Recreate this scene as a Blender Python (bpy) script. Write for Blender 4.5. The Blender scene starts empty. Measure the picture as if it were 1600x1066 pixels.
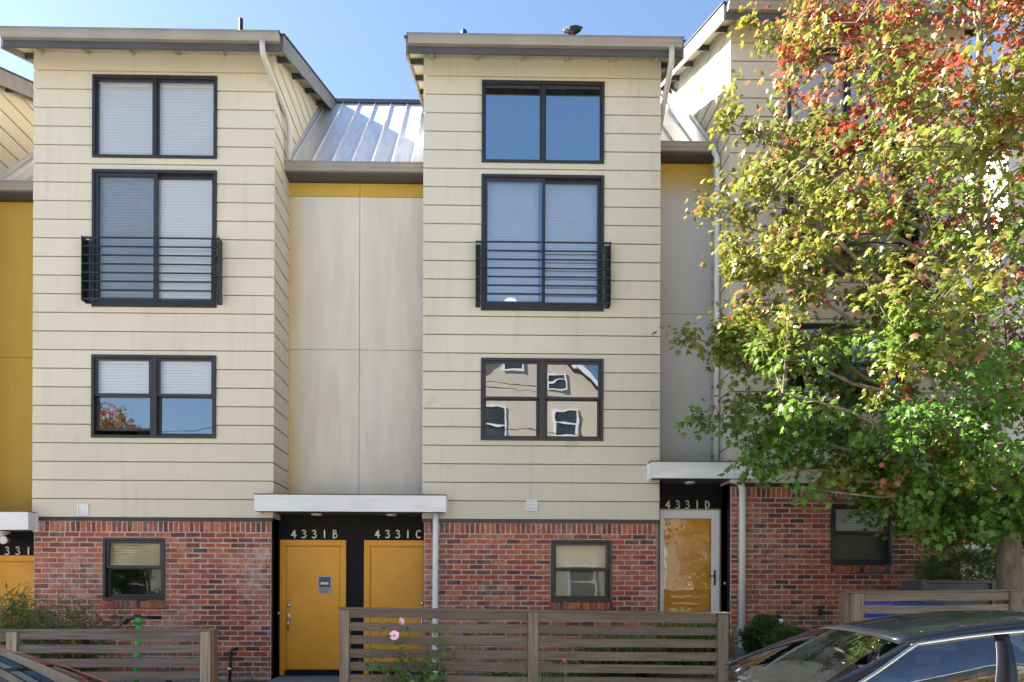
import bpy, math, random
import numpy as np
from mathutils import Vector, Matrix

random.seed(11)
RNG = np.random.default_rng(11)
SC = bpy.context.scene
COL = SC.collection

# ------------------------------------------------------------------ camera
F = 1081.0                      # focal length in photo pixels (1600 wide)
CXP, CYP = 761.0, 922.0         # principal point (lens shift)
YAW, ROLL = 0.015, 0.0035
EYE = Vector((0.0, 0.0, 1.63))
cam_d = bpy.data.cameras.new('camera')
cam = bpy.data.objects.new('camera', cam_d)
COL.objects.link(cam)
SC.camera = cam
cam_d.sensor_fit = 'HORIZONTAL'
cam_d.sensor_width = 36.0
cam_d.lens = F / 1600.0 * 36.0
cam_d.shift_x = (800.0 - CXP) / 1600.0
cam_d.shift_y = (CYP - 533.0) / 1600.0
cam_d.clip_start = 0.05
cam_d.clip_end = 3000.0
CAMR = Matrix.Rotation(-YAW, 3, 'Z') @ Matrix.Rotation(math.pi / 2, 3, 'X') @ Matrix.Rotation(ROLL, 3, 'Z')
cam.matrix_world = Matrix.Translation(EYE) @ CAMR.to_4x4()

# ------------------------------------------------------------------ sky, sun, exposure
SUN = Vector((1.0, -0.313, -0.813)).normalized()      # the way the light travels
w = bpy.data.worlds.new('World'); SC.world = w; w.use_nodes = True
wn = w.node_tree
sky = wn.nodes.new('ShaderNodeTexSky'); sky.sky_type = 'NISHITA'
sky.sun_disc = False
sky.sun_elevation = math.asin(-SUN.z)
sky.sun_rotation = math.atan2(-SUN.x, -SUN.y)
sky.air_density = 1.0; sky.dust_density = 0.6; sky.ozone_density = 1.6
bg = wn.nodes['Background']; bg.inputs['Strength'].default_value = 0.041
wn.links.new(sky.outputs[0], bg.inputs['Color'])
sun_d = bpy.data.lights.new('sun', 'SUN'); sun_d.energy = 5.0; sun_d.angle = math.radians(0.5)
sun_d.color = (1.0, 0.955, 0.89)
sun_o = bpy.data.objects.new('sun', sun_d); COL.objects.link(sun_o)
sun_o.rotation_euler = SUN.to_track_quat('-Z', 'Y').to_euler()
sun_o.location = (-30, 15, 30)
SC.view_settings.view_transform = 'Standard'
SC.view_settings.look = 'None'
SC.view_settings.exposure = 2.9
SC.view_settings.gamma = 1.0
SC.view_settings.use_curve_mapping = False
SC.render.engine = 'CYCLES'
SC.cycles.max_bounces = 8
SC.cycles.transparent_max_bounces = 16
SC.cycles.caustics_reflective = False
SC.cycles.caustics_refractive = False

# measured photo position -> metres on the plane y = Y (used for dimensions only)
def W(px, py, Y):
    d = CAMR @ Vector(((px - CXP) / F, (CYP - py) / F, -1.0))
    return EYE + d * ((Y - EYE.y) / d.y)
def fx(px, py, Y): return W(px, py, Y).x
def fz(px, py, Y): return W(px, py, Y).z

# ------------------------------------------------------------------ mesh helpers
class MB:
    def __init__(s): s.v = []; s.f = []; s.sm = []
    def add(s, vs, fs, smooth=False):
        o = len(s.v); s.v += [tuple(p) for p in vs]
        s.f += [tuple(i + o for i in f) for f in fs]; s.sm += [smooth] * len(fs); return s
    def hexa(s, p):   # bottom 4 ccw, top 4
        return s.add(p, [(3, 2, 1, 0), (4, 5, 6, 7), (0, 1, 5, 4), (1, 2, 6, 5), (2, 3, 7, 6), (3, 0, 4, 7)])
    def box(s, x0, x1, y0, y1, z0, z1):
        return s.hexa([(x0, y0, z0), (x1, y0, z0), (x1, y1, z0), (x0, y1, z0), (x0, y0, z1), (x1, y0, z1), (x1, y1, z1), (x0, y1, z1)])
    def prism(s, poly, a, b, axis='x'):
        n = len(poly)
        if axis == 'x': mk = lambda t, q: (t, q[0], q[1])
        elif axis == 'y': mk = lambda t, q: (q[0], t, q[1])
        else: mk = lambda t, q: (q[0], q[1], t)
        vs = [mk(a, q) for q in poly] + [mk(b, q) for q in poly]
        fs = [tuple(range(n - 1, -1, -1)), tuple(range(n, 2 * n))] + [(i, (i + 1) % n, n + (i + 1) % n, n + i) for i in range(n)]
        return s.add(vs, fs)
    def tube(s, pts, r, n=8, cap=True, smooth=True, flat=1.0):
        P = [Vector(p) for p in pts]; k = len(P)
        R = r if hasattr(r, '__len__') else [r] * k
        vs = []; fs = []; up = None
        for i in range(k):
            t = (P[min(i + 1, k - 1)] - P[max(i - 1, 0)])
            t = t.normalized() if t.length > 1e-9 else Vector((0, 0, 1))
            if up is None:
                up = Vector((0, 0, 1)) if abs(t.z) < .9 else Vector((1, 0, 0))
            a = (up - t * up.dot(t)); a = a.normalized() if a.length > 1e-6 else t.orthogonal().normalized()
            b = t.cross(a); up = a
            for j in range(n):
                an = 2 * math.pi * (j + .5) / n
                vs.append(P[i] + a * math.cos(an) * R[i] + b * math.sin(an) * R[i] * flat)
        for i in range(k - 1):
            for j in range(n):
                fs.append((i * n + j, i * n + (j + 1) % n, (i + 1) * n + (j + 1) % n, (i + 1) * n + j))
        s.add(vs, fs, smooth)
        if cap:
            o = len(s.v) - k * n
            s.f += [tuple(o + j for j in range(n - 1, -1, -1)), tuple(o + (k - 1) * n + j for j in range(n))]; s.sm += [False, False]
        return s
    def lathe(s, prof, c, n=20, axis='z'):
        vs = []; fs = []
        for (r, h) in prof:
            for j in range(n):
                a = 2 * math.pi * j / n; u, q = r * math.cos(a), r * math.sin(a)
                vs.append({'z': (c[0] + u, c[1] + q, c[2] + h), 'y': (c[0] + u, c[1] + h, c[2] + q), 'x': (c[0] + h, c[1] + u, c[2] + q)}[axis])
        m = len(prof)
        for i in range(m - 1):
            for j in range(n): fs.append((i * n + j, i * n + (j + 1) % n, (i + 1) * n + (j + 1) % n, (i + 1) * n + j))
        s.add(vs, fs, True)
        o = len(s.v) - m * n
        s.f += [tuple(o + j for j in range(n)), tuple(o + (m - 1) * n + j for j in range(n))]; s.sm += [False, False]
        return s
    def grid(s, fn, nu, nv, smooth=True):
        vs = [fn(i / nu, j / nv) for j in range(nv + 1) for i in range(nu + 1)]
        fs = [(j * (nu + 1) + i, j * (nu + 1) + i + 1, (j + 1) * (nu + 1) + i + 1, (j + 1) * (nu + 1) + i) for j in range(nv) for i in range(nu)]
        return s.add(vs, fs, smooth)
    def xform(s, M):
        s.v = [tuple(M @ Vector(p)) for p in s.v]; return s
    def mesh(s, name, mat):
        me = bpy.data.meshes.new(name); me.from_pydata(s.v, [], s.f)
        me.polygons.foreach_set('use_smooth', s.sm)
        if mat: me.materials.append(mat)
        me.update(); return me
    def build(s, name, mat, parent=None, bevel=0, solid=0, label=None, fixn=True):
        me = s.mesh(name, mat)
        if fixn:
            import bmesh
            bm = bmesh.new(); bm.from_mesh(me); bmesh.ops.recalc_face_normals(bm, faces=bm.faces); bm.to_mesh(me); bm.free()
        o = bpy.data.objects.new(name, me); COL.objects.link(o)
        if parent: put(o, parent)
        if solid:
            m = o.modifiers.new('solid', 'SOLIDIFY'); m.thickness = solid
        if bevel:
            m = o.modifiers.new('bevel', 'BEVEL'); m.width = bevel; m.segments = 2; m.limit_method = 'ANGLE'
        if label: o['label'] = label
        return o
def put(o, parent):
    o.parent = parent
    o.matrix_parent_inverse = Matrix.Translation(-Vector(parent.get('_at', (0, 0, 0))))
def box(name, mat, parent, x0, x1, y0, y1, z0, z1, bevel=0):
    return MB().box(x0, x1, y0, y1, z0, z1).build(name, mat, parent, bevel, fixn=False)
def thing(name, label, cat, loc=(0, 0, 0), group=None):
    o = bpy.data.objects.new(name, None); COL.objects.link(o)
    o.location = loc; o['_at'] = loc; o.empty_display_size = .2
    return tag(o, label, cat, group)
def tag(o, label, cat, group=None):
    o['label'] = label; o['category'] = cat
    if group: o['group'] = group
    return o
def kind(o, k):
    o['kind'] = k; return o

# ------------------------------------------------------------------ materials
def N(nt, t, **kw):
    n = nt.nodes.new(t)
    for k, v in kw.items(): setattr(n, k, v)
    return n
def new_mat(name):
    m = bpy.data.materials.new(name); m.use_nodes = True
    return m, m.node_tree, m.node_tree.nodes['Principled BSDF']
def c4(c): return (c[0], c[1], c[2], 1.0)
def pos_noise(nt, scale, detail=4, stretch=(1, 1, 1), rough=.55):
    g = N(nt, 'ShaderNodeNewGeometry'); mp = N(nt, 'ShaderNodeMapping')
    mp.inputs['Scale'].default_value = stretch
    nt.links.new(g.outputs['Position'], mp.inputs['Vector'])
    n = N(nt, 'ShaderNodeTexNoise'); n.inputs['Scale'].default_value = scale
    n.inputs['Detail'].default_value = detail; n.inputs['Roughness'].default_value = rough
    nt.links.new(mp.outputs[0], n.inputs['Vector']); return n
def ramp(nt, src, stops, interp='LINEAR'):
    r = N(nt, 'ShaderNodeValToRGB'); cr = r.color_ramp; cr.interpolation = interp
    while len(cr.elements) < len(stops): cr.elements.new(.5)
    for e, (p, c) in zip(cr.elements, stops):
        e.position = p; e.color = c4(c) if hasattr(c, '__len__') else (c, c, c, 1)
    nt.links.new(src, r.inputs[0]); return r
def mix(nt, fac, a, b, blend='MIX'):
    m = N(nt, 'ShaderNodeMix', data_type='RGBA', blend_type=blend)
    for sock, v in ((m.inputs[0], fac), (m.inputs[6], a), (m.inputs[7], b)):
        if hasattr(v, 'links'): nt.links.new(v, sock)
        elif hasattr(v, '__len__'): sock.default_value = c4(v)
        else: sock.default_value = v
    return m.outputs[2]
def bump(nt, p, h, strength=.3, dist=.01):
    b = N(nt, 'ShaderNodeBump'); b.inputs['Strength'].default_value = strength; b.inputs['Distance'].default_value = dist
    nt.links.new(h, b.inputs['Height']); nt.links.new(b.outputs[0], p.inputs['Normal'])
def simple(name, col, rough=.6, metal=0, var=.25, vs=3.0, bs=0, bscale=120, stretch=(1, 1, 1), spec=.5, col2=None, coat=0):
    m, nt, p = new_mat(name)
    n = pos_noise(nt, vs, 5, stretch)
    c2 = col2 or tuple(x * (1 - var) for x in col)
    r = ramp(nt, n.outputs[0], [(.3, c2), (.7, col)])
    nt.links.new(r.outputs[0], p.inputs['Base Color'])
    p.inputs['Roughness'].default_value = rough; p.inputs['Metallic'].default_value = metal
    p.inputs['Specular IOR Level'].default_value = spec
    p.inputs['Coat Weight'].default_value = coat
    if bs:
        n2 = pos_noise(nt, bscale, 3); bump(nt, p, n2.outputs[0], bs, .004)
    return m
def vmath(nt, op, a, b=None, c=None):
    m = N(nt, 'ShaderNodeMath', operation=op)
    for i, v in enumerate((a, b, c)):
        if v is None: continue
        if hasattr(v, 'links'): nt.links.new(v, m.inputs[i])
        else: m.inputs[i].default_value = v
    return m.outputs[0]

def siding_mat(name, col, mildew):
    m, nt, p = new_mat(name)
    big = pos_noise(nt, .9, 5, (1, 1, .6)); st = pos_noise(nt, 5, 4, (1.6, 1.6, .12)); sp = pos_noise(nt, 3.2, 6)
    oi = N(nt, 'ShaderNodeObjectInfo')
    base = mix(nt, oi.outputs['Random'], tuple(x * .955 for x in col), col)
    a = mix(nt, ramp(nt, big.outputs[0], [(.40, 0), (.66, .6)]).outputs[0], base, mildew)
    b = mix(nt, ramp(nt, st.outputs[0], [(.55, 0), (.78, .22)]).outputs[0], a, (.30, .285, .21))
    d = mix(nt, ramp(nt, sp.outputs[0], [(.64, 0), (.74, .28)]).outputs[0], b, (.33, .32, .24))
    nt.links.new(d, p.inputs['Base Color']); p.inputs['Roughness'].default_value = .62
    n2 = pos_noise(nt, 60, 4, (.3, .3, 1)); bump(nt, p, n2.outputs[0], .12, .004)
    return m
M = {}
M['siding_warm'] = siding_mat('siding_cream', (.675, .605, .475), (.585, .54, .425))
M['siding_cool'] = siding_mat('siding_cream_green', (.65, .605, .48), (.555, .535, .43))
M['frame'] = simple('window_frame_bronze', (.030, .031, .036), .42, var=.3, vs=8)
M['black'] = simple('entry_black_paint', (.006, .007, .010), .6, var=.35, vs=4, spec=.2)
M['rail'] = simple('railing_steel', (.018, .022, .03), .38, var=.3, vs=9)
M['fascia'] = simple('fascia_grey', (.085, .085, .09), .55, var=.25, vs=3)
M['barge'] = simple('barge_grey', (.20, .19, .175), .6, var=.3, vs=7, stretch=(1, 1, .4))
M['soffit'] = simple('soffit_cream', (.50, .45, .33), .7, var=.15)
M['gutter'] = simple('gutter_taupe', (.33, .305, .27), .40, var=.2, vs=2)
M['downspout'] = simple('downspout_beige', (.60, .58, .53), .4, var=.2, vs=5, stretch=(1, 1, .3))
M['downspout_white'] = simple('downspout_white', (.80, .82, .84), .38, var=.18, vs=5, stretch=(1, 1, .3))
M['canopy'] = simple('canopy_white', (.84, .85, .86), .45, var=.16, vs=3, stretch=(.5, 1, 3))
M['canopy_under'] = simple('canopy_soffit', (.12, .115, .095), .6, var=.2)
M['door'] = simple('door_mustard', (.80, .365, .022), .40, var=.2, vs=1.6, bs=.06, bscale=40)
M['chrome'] = simple('brushed_nickel', (.62, .61, .58), .22, 1, var=.12)
M['brass'] = simple('number_metal', (.84, .81, .70), .35, .3, var=.1)
M['white'] = simple('white_paint', (.82, .83, .84), .42, var=.1)
M['beige'] = simple('door_jamb_beige', (.42, .38, .27), .5, var=.15)
M['blind'] = simple('blind_white', (.93, .94, .95), .5, var=.03)
M['blind_warm'] = simple('blind_warm', (.72, .64, .43), .6, var=.1)
M['shade_grey'] = simple('shade_grey', (.25, .25, .215), .7, var=.15)
M['interior'] = simple('interior_wall', (.42, .44, .46), .8, var=.1)
M['core'] = simple('wall_sheathing', (.20, .18, .14), .8, var=.2)
M['mortar'] = simple('mortar', (.60, .51, .45), .9, var=.32, vs=9, bs=.5, bscale=150)
M['concrete'] = simple('concrete', (.33, .32, .30), .85, var=.3, vs=4, bs=.3)
M['paver'] = simple('paver_grey', (.17, .18, .19), .85, var=.3, vs=6, bs=.3)
M['asphalt'] = simple('road_concrete', (.34, .33, .31), .85, var=.25, vs=5, bs=.5, bscale=180)
M['rubber'] = simple('black_rubber', (.010, .010, .012), .6, var=.3, spec=.15)
M['shingle'] = simple('shingle', (.07, .068, .065), .9, var=.4, vs=20)
M['iron'] = simple('iron_pipe', (.018, .017, .016), .55, var=.4, vs=30)

def N_clamp(nt, v):
    c = N(nt, 'ShaderNodeClamp'); nt.links.new(v, c.inputs[0]); return c.outputs[0]
def brick_mat():
    m, nt, p = new_mat('brick_red')
    oi = N(nt, 'ShaderNodeObjectInfo'); g = N(nt, 'ShaderNodeNewGeometry')
    s = vmath(nt, 'FRACT', vmath(nt, 'ADD', oi.outputs['Random'], vmath(nt, 'MULTIPLY', g.outputs['Random Per Island'], 7.31)))
    r = ramp(nt, s, [(0, (.13, .042, .032)), (.07, (.055, .036, .036)), (.13, (.16, .045, .034)), (.3, (.29, .060, .034)),
                     (.52, (.43, .086, .040)), (.74, (.54, .128, .052)), (.9, (.56, .19, .09)), (1, (.24, .07, .05))])
    n1 = pos_noise(nt, 26, 6); n2 = pos_noise(nt, 1.1, 5); n3 = pos_noise(nt, 9, 6, rough=.7)
    a = mix(nt, ramp(nt, n1.outputs[0], [(.42, 0), (.66, .7)]).outputs[0], r.outputs[0], (.15, .055, .042))
    f = vmath(nt, 'MULTIPLY', ramp(nt, n2.outputs[0], [(.44, 0), (.66, 1)]).outputs[0], ramp(nt, n3.outputs[0], [(.40, 0), (.62, .58)]).outputs[0])
    b = mix(nt, f, a, (.50, .38, .31))
    n4 = pos_noise(nt, 2.3, 5); b = mix(nt, ramp(nt, n4.outputs[0], [(.62, 0), (.76, .5)]).outputs[0], b, (.07, .045, .04))
    # soot runs and splash-back on the wall, with their own ragged outline
    sx = N(nt, 'ShaderNodeSeparateXYZ'); nt.links.new(g.outputs['Position'], sx.inputs[0])
    for px, py, wx, wz, c in ((368, 850, .05, .30, (.03, .022, .02)), (305, 842, .06, .10, (.035, .025, .022)), (411, 866, .16, .16, (.55, .47, .43)), (396, 905, .25, .30, (.46, .33, .29)), (190, 905, .5, .2, (.48, .33, .27)), (1150, 985, .5, .12, (.45, .33, .28))):
        X, Z = fx(px, py, 10.5), fz(px, py, 10.5)
        dx = vmath(nt, 'DIVIDE', vmath(nt, 'SUBTRACT', sx.outputs[0], X), wx); dz = vmath(nt, 'DIVIDE', vmath(nt, 'SUBTRACT', sx.outputs[2], Z), wz)
        d = vmath(nt, 'ADD', vmath(nt, 'MULTIPLY', dx, dx), vmath(nt, 'MULTIPLY', dz, dz))
        k = vmath(nt, 'SUBTRACT', vmath(nt, 'MULTIPLY', n3.outputs[0], 2.4), vmath(nt, 'ADD', d, .55))
        b = mix(nt, vmath(nt, 'MULTIPLY', N_clamp(nt, k), .8), b, c)
    nt.links.new(b, p.inputs['Base Color']); p.inputs['Roughness'].default_value = .85
    bump(nt, p, n1.outputs[0], .9, .008); return m
M['brick'] = brick_mat()

def metal_roof():
    m, nt, p = new_mat('standing_seam_metal')
    n = pos_noise(nt, 3, 5, (5, .6, .6)); n2 = pos_noise(nt, 40, 3, (1, .3, .3))
    r = ramp(nt, n.outputs[0], [(.3, (.62, .63, .65)), (.7, (.80, .81, .83))])
    nt.links.new(r.outputs[0], p.inputs['Base Color']); p.inputs['Metallic'].default_value = .55
    rr = ramp(nt, n2.outputs[0], [(.3, .32), (.7, .50)]); nt.links.new(rr.outputs[0], p.inputs['Roughness'])
    return m
M['metal'] = metal_roof()

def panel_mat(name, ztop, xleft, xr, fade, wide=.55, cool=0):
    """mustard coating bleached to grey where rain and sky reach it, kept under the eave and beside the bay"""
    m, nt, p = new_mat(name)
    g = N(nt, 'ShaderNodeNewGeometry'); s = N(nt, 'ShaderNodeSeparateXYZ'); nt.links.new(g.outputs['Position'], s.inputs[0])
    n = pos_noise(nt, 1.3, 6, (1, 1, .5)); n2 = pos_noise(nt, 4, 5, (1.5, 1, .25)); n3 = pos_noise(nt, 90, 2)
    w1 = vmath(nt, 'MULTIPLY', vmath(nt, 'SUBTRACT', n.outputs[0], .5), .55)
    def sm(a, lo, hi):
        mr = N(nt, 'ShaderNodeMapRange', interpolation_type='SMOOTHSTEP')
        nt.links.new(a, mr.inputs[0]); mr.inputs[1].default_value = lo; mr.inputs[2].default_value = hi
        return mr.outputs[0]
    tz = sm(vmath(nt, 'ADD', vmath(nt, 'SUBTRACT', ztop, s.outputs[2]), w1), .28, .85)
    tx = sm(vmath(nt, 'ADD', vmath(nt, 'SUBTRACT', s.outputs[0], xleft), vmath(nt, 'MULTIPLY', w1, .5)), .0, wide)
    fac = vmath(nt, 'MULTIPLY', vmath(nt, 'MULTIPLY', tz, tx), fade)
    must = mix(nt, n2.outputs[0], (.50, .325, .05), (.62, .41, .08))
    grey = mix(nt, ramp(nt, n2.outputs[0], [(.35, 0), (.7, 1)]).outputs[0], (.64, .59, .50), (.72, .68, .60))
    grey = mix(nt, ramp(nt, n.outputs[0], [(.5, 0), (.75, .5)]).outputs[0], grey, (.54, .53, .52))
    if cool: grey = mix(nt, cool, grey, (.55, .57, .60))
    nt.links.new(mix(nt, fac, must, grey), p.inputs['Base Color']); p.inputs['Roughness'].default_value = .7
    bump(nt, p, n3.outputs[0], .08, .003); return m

def wood_mat(name, c1, c2, warm, vert=False):
    m, nt, p = new_mat(name)
    n = pos_noise(nt, 5, 6, (7, 3, .35) if vert else (.35, 3, 7), .7); n2 = pos_noise(nt, 2.2, 4); n3 = pos_noise(nt, 14, 5, (6, 2, .12) if vert else (.12, 2, 6), .7)
    oi = N(nt, 'ShaderNodeObjectInfo')
    a = mix(nt, ramp(nt, n.outputs[0], [(.3, 0), (.7, 1)]).outputs[0], c1, c2)
    a = mix(nt, ramp(nt, n2.outputs[0], [(.45, 0), (.75, .6)]).outputs[0], a, warm)
    a = mix(nt, ramp(nt, n3.outputs[0], [(.50, 0), (.62, .8)]).outputs[0], a, (.045, .037, .03))
    a = mix(nt, vmath(nt, 'MULTIPLY', oi.outputs['Random'], .8), a, (.075, .063, .054))
    nt.links.new(a, p.inputs['Base Color']); p.inputs['Roughness'].default_value = .85
    bump(nt, p, n3.outputs[0], .5, .006); return m
M['wood'] = wood_mat('weathered_fence_wood', (.085, .066, .052), (.22, .175, .14), (.15, .105, .072))
M['wood_grey'] = wood_mat('grey_fence_wood', (.06, .058, .058), (.19, .18, .175), (.12, .108, .10))
M['wood_post'] = wood_mat('pale_post_wood', (.17, .135, .10), (.36, .30, .235), (.21, .145, .095), True)
M['wood_new'] = wood_mat('brown_cedar', (.22, .11, .05), (.30, .16, .08), (.25, .13, .06), True)

def glass_mat(name, refl, tint, wave=.02, wscale=1.6, gcol=(.86, .93, 1.0)):
    m = bpy.data.materials.new(name); m.use_nodes = True; nt = m.node_tree; nt.nodes.clear()
    out = N(nt, 'ShaderNodeOutputMaterial'); mx = N(nt, 'ShaderNodeMixShader')
    gl = N(nt, 'ShaderNodeBsdfGlossy'); gl.inputs['Roughness'].default_value = .0; gl.inputs['Color'].default_value = c4(gcol)
    tr = N(nt, 'ShaderNodeBsdfTransparent'); tr.inputs['Color'].default_value = c4(tint)
    fr = N(nt, 'ShaderNodeLayerWeight'); fr.inputs['Blend'].default_value = .25
    fac = vmath(nt, 'MINIMUM', vmath(nt, 'ADD', vmath(nt, 'MULTIPLY', fr.outputs['Fresnel'], .8), refl), 1.0)
    nt.links.new(fac, mx.inputs[0]); nt.links.new(tr.outputs[0], mx.inputs[1]); nt.links.new(gl.outputs[0], mx.inputs[2])
    n = pos_noise(nt, wscale, 2); b = N(nt, 'ShaderNodeBump'); b.inputs['Strength'].default_value = 1.0; b.inputs['Distance'].default_value = wave
    nt.links.new(n.outputs[0], b.inputs['Height']); nt.links.new(b.outputs[0], gl.inputs['Normal'])
    nt.links.new(mx.outputs[0], out.inputs[0]); return m
M['glass'] = glass_mat('window_glass', .30, (.80, .84, .86), .0025)
M['glass_blind'] = glass_mat('window_glass_clean', .12, (.99, 1.0, 1.0), .002)
M['glass_clear'] = glass_mat('window_glass_clear', .04, (.93, .94, .94), .002)
M['glass_screen'] = glass_mat('window_glass_screened', .10, (.62, .66, .68), .003)
M['glass_wavy'] = glass_mat('window_glass_wavy', .22, (.55, .58, .6), .0016, 1.8)
M['glass_sky'] = glass_mat('window_glass_sky', .50, (.7, .74, .78), .002, 1.6, (.72, .90, 1.0))
M['glass_car'] = glass_mat('car_glass', .18, (.46, .52, .50), .0)
M['glass_storm'] = glass_mat('storm_door_glass', .045, (.99, .99, .99), .003, 2.5)

def paint_mat(name, col, rough=.12):
    m, nt, p = new_mat(name)
    n = pos_noise(nt, 30, 3); r = ramp(nt, n.outputs[0], [(.3, tuple(c * .9 for c in col)), (.7, col)])
    nt.links.new(r.outputs[0], p.inputs['Base Color']); p.inputs['Roughness'].default_value = .3; p.inputs['Specular IOR Level'].default_value = .1
    p.inputs['Coat Weight'].default_value = 1.0; p.inputs['Coat Roughness'].default_value = .03
    return m
def leaf_mat(name, trans=.36, rough=.34):
    m = bpy.data.materials.new(name); m.use_nodes = True; nt = m.node_tree; nt.nodes.clear()
    out = N(nt, 'ShaderNodeOutputMaterial'); at = N(nt, 'ShaderNodeAttribute'); at.attribute_name = 'leaf_col'
    p = N(nt, 'ShaderNodeBsdfPrincipled'); p.inputs['Roughness'].default_value = rough; p.inputs['Specular IOR Level'].default_value = .45
    t = N(nt, 'ShaderNodeBsdfTranslucent'); mx = N(nt, 'ShaderNodeMixShader'); mx.inputs[0].default_value = trans
    n = pos_noise(nt, 40, 3)
    c = mix(nt, ramp(nt, n.outputs[0], [(.3, .0), (.7, .25)]).outputs[0], at.outputs['Color'], (.10, .07, .02))
    nt.links.new(c, p.inputs['Base Color'])
    hs = N(nt, 'ShaderNodeHueSaturation'); hs.inputs['Saturation'].default_value = 1.0; hs.inputs['Value'].default_value = 1.15
    nt.links.new(c, hs.inputs['Color']); nt.links.new(hs.outputs[0], t.inputs['Color'])
    nt.links.new(p.outputs[0], mx.inputs[1]); nt.links.new(t.outputs[0], mx.inputs[2]); nt.links.new(mx.outputs[0], out.inputs[0])
    return m
M['leaf'] = leaf_mat('leaf')
M['bark'] = simple('maple_bark', (.27, .225, .175), .9, var=.6, vs=14, bs=.8, bscale=60, stretch=(1, 1, .35))
M['twig'] = simple('twig_bark', (.16, .11, .08), .85, var=.4, vs=20)
M['stem'] = simple('green_stem', (.14, .20, .05), .6, var=.3)

# ------------------------------------------------------------------ terrain
def gz(x):
    return .033 * max(-14.0, min(14.0, x))
YZ = [(-40, -.6), (-12, -.25), (-7.3, .0), (-4.6, .2), (-3.1, .26), (-.8, .27), (1.6, .42), (2.6, .62), (3.4, .74), (6, .85), (12, 1.0), (40, 1.1)]
def yz(x):
    if x <= YZ[0][0]: return YZ[0][1]
    for (a, b), (c, d) in zip(YZ, YZ[1:]):
        if x <= c: return b + (d - b) * (x - a) / (c - a)
    return YZ[-1][1]
XS = [-400, -120, -40] + [i for i in range(-20, 21)] + [40, 120, 400]
def sheet(name, ys, zf, mat):
    mb = MB(); vs = [(x, y, zf(x, y)) for y in ys for x in XS]; n = len(XS)
    mb.add(vs, [(j * n + i, j * n + i + 1, (j + 1) * n + i + 1, (j + 1) * n + i) for j in range(len(ys) - 1) for i in range(n - 1)])
    return kind(mb.build(name, mat, fixn=False), 'structure')
def ground_z(x, y):
    if y >= 7.16: return yz(x)
    if y <= -6.6: return gz(x) + .10
    return gz(x) - .10
def ground_mat():
    m, nt, p = new_mat('yard_soil_and_moss')
    n = pos_noise(nt, 1.4, 6); n2 = pos_noise(nt, 25, 5)
    a = mix(nt, ramp(nt, n.outputs[0], [(.4, 0), (.6, 1)]).outputs[0], (.055, .042, .028), (.045, .075, .02))
    a = mix(nt, ramp(nt, n2.outputs[0], [(.35, 0), (.7, .6)]).outputs[0], a, (.10, .085, .06))
    nt.links.new(a, p.inputs['Base Color']); p.inputs['Roughness'].default_value = .95; bump(nt, p, n2.outputs[0], .8, .03); return m
sheet('ground', [-500, -120, -40, -6.61, -6.59, 0, 7.1, 7.17, 9, 12, 20, 60, 200, 800], ground_z, ground_mat())
sheet('road', [-4.8, -2, 0, 2, 4, 5.72], lambda x, y: gz(x), M['asphalt'])
M['slab'] = simple('pavement_concrete', (.42, .41, .38), .9, var=.3, vs=2.5, bs=.35, bscale=150)
for nm, y0, y1 in (('pavement', 5.88, 7.12), ('pavement', -6.6, -4.96)):
    sheet(nm, [y0, y1], lambda x, y: gz(x) + .118, M['slab'])
for y0, y1 in ((5.72, 5.88), (-4.96, -4.8)):
    mb = MB()
    for a, b in zip(XS, XS[1:]):
        za, zb = gz(a), gz(b)
        mb.hexa([(a, y0, za - .1), (b, y0, zb - .1), (b, y1, zb - .1), (a, y1, za - .1), (a, y0, za + .122), (b, y0, zb + .122), (b, y1, zb + .122), (a, y1, za + .122)])
    kind(mb.build('kerb', M['concrete']), 'structure')
mb = MB()
for a, b in zip(XS, XS[1:]):      # low retaining edge between pavement and yard
    mb.hexa([(a, 7.12, gz(a) - .1), (b, 7.12, gz(b) - .1), (b, 7.17, gz(b) - .1), (a, 7.17, gz(a) - .1), (a, 7.12, yz(a) + .03), (b, 7.12, yz(b) + .03), (b, 7.17, yz(b) + .03), (a, 7.17, yz(a) + .03)])
kind(mb.build('yard_edging', M['concrete']), 'structure')
# ------------------------------------------------------------------ townhouses
YF, YB, YD, YR, SL = 10.5, 11.334, 10.85, 13.86, .446
BW = 3.54
X1 = fx(56, 500, YF); X2 = fx(664, 500, YF); X3 = fx(1142, 500, YF); X0 = X1 - 1.14 - BW
ZS1 = fz(420, 807, YF); ZS2 = ZS1; ZS3 = fz(1250, 753, YF); ZS0 = ZS1 - .28
PITCH = .2795
def rects_minus(x0, x1, z0, z1, ops):
    xs = sorted({x0, x1, *[min(max(v, x0), x1) for o in ops for v in o[:2]]})
    out = []
    for a, b in zip(xs, xs[1:]):
        if b - a < 1e-4: continue
        segs = [(z0, z1)]
        for o in ops:
            if o[0] < b - 1e-4 and o[1] > a + 1e-4:
                ns = []
                for p, q in segs:
                    if o[3] <= p or o[2] >= q: ns.append((p, q)); continue
                    if o[2] > p: ns.append((p, o[2]))
                    if o[3] < q: ns.append((o[3], q))
                segs = ns
        out += [(a, b, p, q) for p, q in segs if q - p > 1e-4]
    return out
def lap_piece(mb, p0, p1, n, za, zb, z0, z1, p0t=None, p1t=None):
    """one stretch of a lap board: thick lower edge proud, upper edge tucked behind the next"""
    p0t = p0t or p0; p1t = p1t or p1
    def off(z): t = (z - z0) / (z1 - z0); return (.0, .030 - .013 * t)
    (ia, oa), (ib, ob) = off(za), off(zb)
    q = lambda p, d, z: (p[0] + n[0] * d, p[1] + n[1] * d, z)
    mb.hexa([q(p0, oa, za), q(p1, oa, za), q(p1, ia, za), q(p0, ia, za), q(p0t, ob, zb), q(p1t, ob, zb), q(p1t, ib, zb), q(p0t, ib, zb)])
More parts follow.
